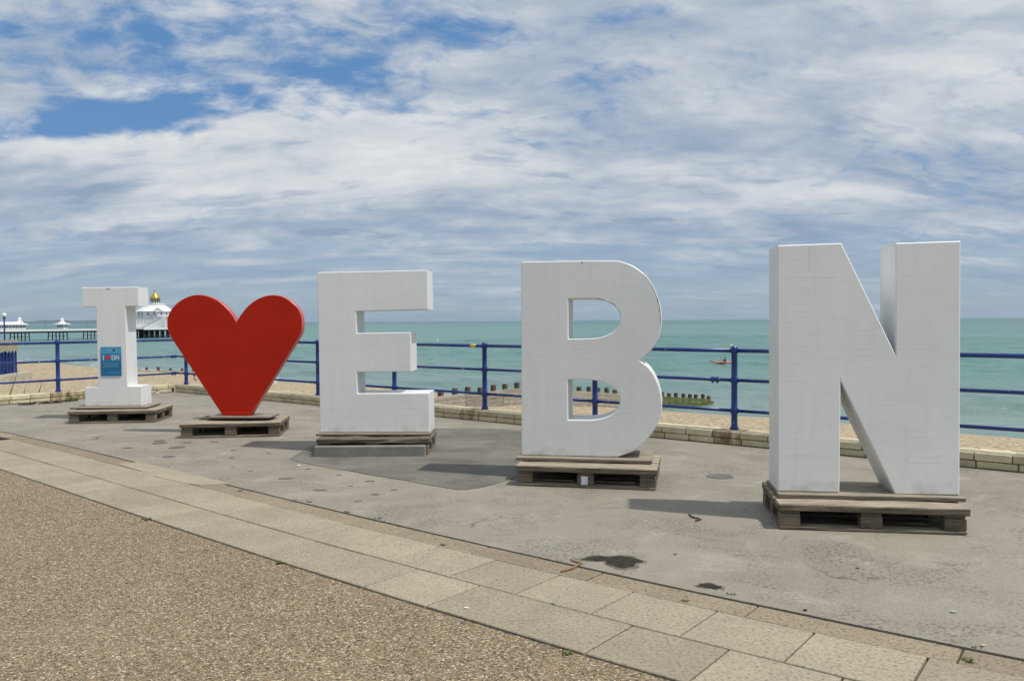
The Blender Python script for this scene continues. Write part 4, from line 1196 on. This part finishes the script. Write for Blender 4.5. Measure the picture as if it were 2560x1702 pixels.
def kiosk(label, x0, x1, hgt, turret_x, nwin, group='white pavilions along the pier'):
    c = PD0 + PDIR * x0
    t = thing('pier_kiosk', label, 'pavilion', (c.x, c.y, -1.05), PANG, group)
    L = x1 - x0
    obj('wall', box(B(), 0, L, -2.4, 2.4, 0, 2.0), 'pier_white', t)
    ww = L / nwin
    for i in range(nwin):
        f = obj('window', box(B(), i * ww + ww * .14, (i + 1) * ww - ww * .14, -2.46, -2.38, .75, 1.65), 'pier_glass', t)
        obj('mullion', box(B(), (i + .5) * ww - .06, (i + .5) * ww + .06, -2.5, -2.465, .75, 1.65), 'pier_white', f)
    for i in range(3): obj('window', box(B(), -.06, .02, -2.1 + i * 1.5, -1.0 + i * 1.5, .75, 1.65), 'pier_glass', t)
    bm = B()
    ev = 0.8
    lo = [bm.verts.new(p) for p in ((-ev, -2.4 - ev, 2.0), (L + ev, -2.4 - ev, 2.0), (L + ev, 2.4 + ev, 2.0), (-ev, 2.4 + ev, 2.0))]
    mi = [bm.verts.new(p) for p in ((-ev, -2.4 - ev, 2.2), (L + ev, -2.4 - ev, 2.2), (L + ev, 2.4 + ev, 2.2), (-ev, 2.4 + ev, 2.2))]
    r_ = min(3.0, L / 2 - .2)
    hi = [bm.verts.new(p) for p in ((r_, -.5, hgt), (L - r_, -.5, hgt), (L - r_, .5, hgt), (r_, .5, hgt))]
    bm.faces.new(lo[::-1]); bm.faces.new(hi)
    for a, b in ((lo, mi), (mi, hi)):
        for i in range(4): bm.faces.new((a[i], a[(i + 1) % 4], b[(i + 1) % 4], b[i]))
    rf = obj('roof', bm, 'pier_roof', t)
    obj('turret', lathe(B(), [(1.5, hgt - .5), (.95, hgt + .25), (.7, hgt + .5), (.7, hgt + 1.1), (.85, hgt + 1.15), (.45, hgt + 1.5), (.1, hgt + 1.9), (.05, hgt + 2.6)], 12, (turret_x, 0, 0)), 'pier_white', rf)
    return t
def pier_x(px):       # distance along the pier axis (near rail) at a photo column
    k_ = (px - 1280) / 2080.0
    return (k_ * PD0.y - PD0.x) / (PDIR.x - k_ * PDIR.y)
kiosk('long white pier pavilion with a row of windows, leftmost', pier_x(-90), pier_x(56), 3.2, pier_x(50) - pier_x(-90), 16)
kiosk('small white pier pavilion with a central turret left of the letter I', pier_x(150), pier_x(162), 2.9, (pier_x(162) - pier_x(150)) / 2, 4)

cpv = PD0 + PDIR * 80.0
cd = 412.0
cpv = Vector(((389.4 - 1280) / 2080.0 * cd, cd))
pv_ = thing('pier_pavilion', 'white domed pavilion with a gold cupola at the pier head', 'pavilion', (cpv.x, cpv.y, -0.9), R(8))
def octo(bm, r0, z0, r1, z1, n=8, ph=math.pi / 8):
    a = [bm.verts.new((r0 * math.cos(ph + 2 * math.pi * i / n), r0 * math.sin(ph + 2 * math.pi * i / n), z0)) for i in range(n)]
    b = [bm.verts.new((r1 * math.cos(ph + 2 * math.pi * i / n), r1 * math.sin(ph + 2 * math.pi * i / n), z1)) for i in range(n)]
    bm.faces.new(a[::-1]); bm.faces.new(b)
    for i in range(n): bm.faces.new((a[i], a[(i + 1) % n], b[(i + 1) % n], b[i]))
    return bm
base_w = obj('wall', box(B(), -13, 12, -7.5, 9, 0, 5.0), 'pier_white', pv_)
for i in range(9):
    wq = obj('louvre', box(B(), -12.3 + i * 1.55, -11.55 + i * 1.55, -7.56, -7.48, 2.2, 4.6), 'pier_grey', pv_)
    for q in range(4): obj('slat', box(B(), -12.4 + i * 1.55, -11.45 + i * 1.55, -7.66, -7.57, 2.4 + q * .6, 2.62 + q * .6), 'pier_white', wq)
obj('cornice', box(B(), -13.3, 12.3, -7.9, 9.3, 5.02, 5.3), 'pier_grey', pv_)
bm = B()
for i in range(14): tube(bm, (-13 + i * 1.9, -7.7, 5.3), (-13 + i * 1.9, -7.7, 6.4), .07, n=5)
tube(bm, (-13, -7.7, 6.3), (12, -7.7, 6.3), .05, n=5); tube(bm, (-13, -7.7, 5.85), (12, -7.7, 5.85), .04, n=5)
obj('balcony_rail', bm, 'pier_grey', pv_)
upw = obj('upper_wall', octo(B(), 8.2, 5.31, 8.2, 7.9), 'pier_white', pv_)
for a_ in (-112, -67, -22, -90 - 67):
    for q in (-1, 1):
        m_ = Matrix.Rotation(R(a_), 4, 'Z')
        p_ = m_ @ Vector((7.62, q * 1.6, 6.75))
        obj('window', box(B(), -.06, .06, -.3, .3, -.6, .5), 'pier_glass', upw, p_, (0, 0, R(a_)))
roof = obj('roof', octo(B(), 9.0, 7.92, 4.4, 11.0), 'pier_roof', pv_)
for a_, dr in ((-67, 8.3),):
    bm = B()
    vs = [bm.verts.new(p) for p in ((dr, -2.2, 7.95), (dr, 2.2, 7.95), (dr, 0, 9.7), (5.5, -2.2, 7.95), (5.5, 2.2, 7.95), (5.5, 0, 9.7))]
    for f_ in ((0, 1, 2), (3, 5, 4), (0, 2, 5, 3), (1, 4, 5, 2), (0, 3, 4, 1)): bm.faces.new([vs[i] for i in f_])
    obj('gable', bm, 'pier_grey', roof, (0, 0, 0.02), (0, 0, R(a_)))
obj('parapet', octo(B(), 4.7, 11.02, 4.7, 11.7), 'pier_white', pv_)
bm = B()
for i in range(16):
    a_ = 2 * math.pi * i / 16; tube(bm, (4.5 * math.cos(a_), 4.5 * math.sin(a_), 11.7), (4.5 * math.cos(a_), 4.5 * math.sin(a_), 12.4), .09, n=5)
obj('parapet_posts', bm, 'pier_grey', pv_)
drum = obj('drum', octo(B(), 2.2, 11.72, 2.2, 13.4, 12, 0), 'pier_white', pv_)
for i in range(12):
    a_ = 2 * math.pi * (i + .5) / 12
    obj('window', box(B(), -.05, .05, -.36, .36, -.55, .55), 'pier_glass', drum, (2.14 * math.cos(a_), 2.14 * math.sin(a_), 12.6), (0, 0, a_))
obj('dome_rim', octo(B(), 2.6, 13.42, 2.6, 13.62, 20, 0), 'pier_iron', pv_)
dome = obj('dome', lathe(B(), [(2.2, 13.64), (2.32, 14.1), (2.25, 14.7), (1.95, 15.4), (1.45, 16.1), (.95, 16.6), (.62, 17.05), (.5, 17.4)], 24), 'gold', pv_, smooth=True)
obj('finial', lathe(B(), [(.55, 17.42), (.7, 17.6), (.35, 17.8), (.32, 18.3), (.55, 18.5), (.4, 18.9), (.12, 19.2), (.06, 20.2)], 12), 'pier_grey', dome)
obj('side_roof', box(B(), -10.8, -8.6, -7.2, -2, 5.32, 7.3), 'slate_blue', pv_)
bm = B()
vs = [bm.verts.new(p) for p in ((-3.5, -9.9, 0), (7, -9.9, 0), (7, -9.9, 5.0), (5.5, -9.9, 5.0), (-3.5, -7.6, 0), (7, -7.6, 0), (7, -7.6, 5.0), (5.5, -7.6, 5.0))]
for f_ in ((0, 1, 2, 3), (4, 7, 6, 5), (0, 3, 7, 4), (3, 2, 6, 7), (1, 5, 6, 2), (0, 4, 5, 1)): bm.faces.new([vs[i] for i in f_])
st = obj('stair', bm, 'pier_white', pv_)
bm = tube(B(), (-3.5, -10, 1.0), (5.5, -10, 6.0), .09, n=5); tube(bm, (-3.5, -10, .1), (5.5, -10, 5.1), .12, n=5); tube(bm, (5.5, -10, 6.0), (7, -10, 6.0), .09, n=5)
for i in range(8): tube(bm, (-3.5 + i * 1.28, -10, i * .71), (-3.5 + i * 1.28, -10, 1.0 + i * .71), .06, n=5)
obj('stair_rail', bm, 'pier_grey', st)

# ------------------------------------------------------------------ plants, weeds, litter
def blade(bm, base, d, L, w_, curve):
    d = Vector(d).normalized(); side = d.cross(Vector((0, 1, .3))).normalized()
    prev = None
    for i in range(5):
        f_ = i / 4
        p = Vector(base) + d * L * f_ + Vector((0, 0, -curve * f_ * f_ * L))
        ww = w_ * (1 - f_) ** 0.8 + 0.001
        q = [bm.verts.new(p - side * ww), bm.verts.new(p + Vector((0, -ww * .5, 0))), bm.verts.new(p + side * ww)]
        if prev:
            for j in range(2): bm.faces.new((prev[j], prev[j + 1], q[j + 1], q[j]))
        prev = q
pl = thing('spiky_plant', 'spiky brown and green leaves poking up behind the low wall, far left', 'plant', (-9.2, 15.35, -0.35))
for i, (bx, by, dx, L, m) in enumerate([(.05, 0, .25, .66, 'dry_leaf'), (.16, .03, .42, .58, 'dry_leaf'), (-.12, .02, .5, .52, 'dry_leaf'), (.27, .05, .30, .78, 'dry_leaf'), (.50, .04, .32, .60, 'pale_leaf'), (.62, .0, .72, .75, 'dry_leaf'), (-.42, .3, .34, 1.05, 'pale_leaf'), (.0, .1, -.1, .5, 'dry_leaf'), (-.3, .05, .2, .5, 'leaf'), (.1, .2, .6, .55, 'leaf')]):
    bm = B(); blade(bm, (bx, by, 0), (dx, 0, 1), L, .022, .05)
    obj('leaf', bm, m, pl)
random.seed(77)
def tuft(label, x, y, s, mat='leaf', n=22, z=0.0):
    t = thing('weed_tuft', label, 'weed', (x, y, z), 0, 'weeds growing in the joints')
    bm = B()
    for i in range(n):
        a = random.uniform(0, 6.28); r_ = random.uniform(0, s)
        blade(bm, (r_ * math.cos(a), r_ * math.sin(a) * .7, -.004), (math.cos(a) * .8, math.sin(a) * .8, random.uniform(.35, 1.2)), random.uniform(.4, 1.0) * s, s * .11, .15)
    obj('leaves', bm, mat, t)
    return t
for lab, x_, y_, s_ in (('green weed at the edge of the pebble path, left of the paving', -2.66, 5.99, .045), ('small weed at the pebble edge below the E', -1.38, 4.88, .04),
                        ('moss tuft in the kerb gap right below the E', -1.235, 6.175, .04), ('moss tuft in the kerb gap, leftmost', -1.61, 6.53, .035), ('moss tuft in the kerb gap under the dark asphalt patch', -0.97, 5.965, .04),
                        ('weed in the joint between slabs and kerb below the B', -0.45, 5.255, .035), ('green weed where the paving meets the pebbles at the bottom', 0.225, 3.515, .04),
                        ('weed in the slab joint below the wet stain', 0.87, 4.175, .03), ('weed in the kerb gap beside the small wet stain', 1.12, 4.27, .035),
                        ('bright green weed in the slab joint at bottom right', 1.885, 3.42, .045), ('moss tuft in the kerb gap at bottom right', 2.0, 3.555, .03), ('weed in the joint between the two slab rows', 0.19, 4.14, .028)):
    tuft(lab, x_, y_, s_ * 0.62)
# dead seaweed by the left wall
t = thing('dried_weed_heap', 'dried brown weeds heaped against the low wall, far left', 'weeds', (-8.28, 14.7, 0))
bm = B()
for i in range(90):
    u = random.uniform(-.28, .3); a = random.uniform(0, 6.28)
    blade(bm, (u, u * .9 + random.gauss(0, .06), random.uniform(0, .03)), (math.cos(a), math.sin(a), random.uniform(.0, .7)), random.uniform(.05, .16), .009, .3)
obj('stems', bm, 'dark_weed', t)
bm = B()
for i in range(40):
    a = random.uniform(0, 6.28)
    blade(bm, (.26 + random.gauss(0, .05), .42 + random.gauss(0, .05), 0), (math.cos(a) * .6, math.sin(a) * .6, 1), random.uniform(.05, .15), .012, .2)
obj('green_leaves', bm, 'leaf', t)
# twigs and litter
def twig(label, pts, r_, mat='twig'):
    t = thing('twig', label, 'twig', (pts[0][0], pts[0][1], 0))
    bm = B()
    for a, b in zip(pts, pts[1:]):
        tube(bm, (a[0] - pts[0][0], a[1] - pts[0][1], r_ + .001), (b[0] - pts[0][0], b[1] - pts[0][1], r_ + .003), r_, r_ * .8, n=6)
    obj('stem', bm, mat, t)
twig('light brown bent stick lying across the kerb', [(0.27, 4.66), (0.33, 4.71), (0.40, 4.81), (0.37, 4.84), (0.34, 4.89)], .006)
twig('dark forked twig on the asphalt left of the N pallet', [(1.28, 6.02), (1.285, 5.93), (1.33, 5.86), (1.28, 5.81)], .006, 'dark_weed')
def scrap(label, x_, y_, s_, mat):
    random.seed(int((x_ * 91 + y_ * 37) * 100) % 9999)
    bm = B(); bmesh.ops.create_icosphere(bm, subdivisions=1, radius=s_)
    for v in bm.verts: v.co = Vector((v.co.x * random.uniform(.7, 1.3), v.co.y * random.uniform(.5, .9), (v.co.z + s_) * .35 + .001))
    return tag(obj('scrap', bm, mat, None, (x_, y_, 0.0)), label, 'litter')
scrap('white shell scrap on the slab nearest the pebbles', -0.235, 4.075, .014, 'litter_white')
scrap('white paper scrap on the asphalt left of the dark patch', -2.11, 8.17, .02, 'litter_white')
scrap('white pebble lying on the asphalt by the wall corner', -7.05, 16.5, .045, 'litter_white')
scrap('brown leaf scrap on the asphalt below the N pallet', 1.96, 4.70, .012, 'dry_leaf')
scrap('dark scrap at the kerb edge below the N', 1.42, 4.02, .012, 'chip_black')
scrap('grey pebble on the asphalt at lower right', 2.12, 3.98, .016, 'grey_label')
scrap('dark red scrap by the kerb at the right edge', 2.03, 3.57, .012, 'rust_brick')
scrap('orange leaf scrap on the asphalt right of the wet stain', 0.98, 5.0, .012, 'twig')

# ------------------------------------------------------------------ sea air
hz = B()
box(hz, -25500, 25500, -2000, 25500, -9.0, 130.0)
hzo = obj('haze', hz)
hm = bpy.data.materials.new('haze'); hm.use_nodes = True
t = NT(hm.node_tree)
pvn = t.n('ShaderNodeVolumePrincipled')
pvn.inputs['Color'].default_value = (0.62, 0.78, 0.96, 1)
pvn.inputs['Density'].default_value = 0.00003
pvn.inputs['Anisotropy'].default_value = 0.2
oo = t.n('ShaderNodeOutputMaterial'); t.link(pvn.outputs[0], oo.inputs['Volume'])
hzo.data.materials.append(hm)
tag(hzo, kind='stuff')
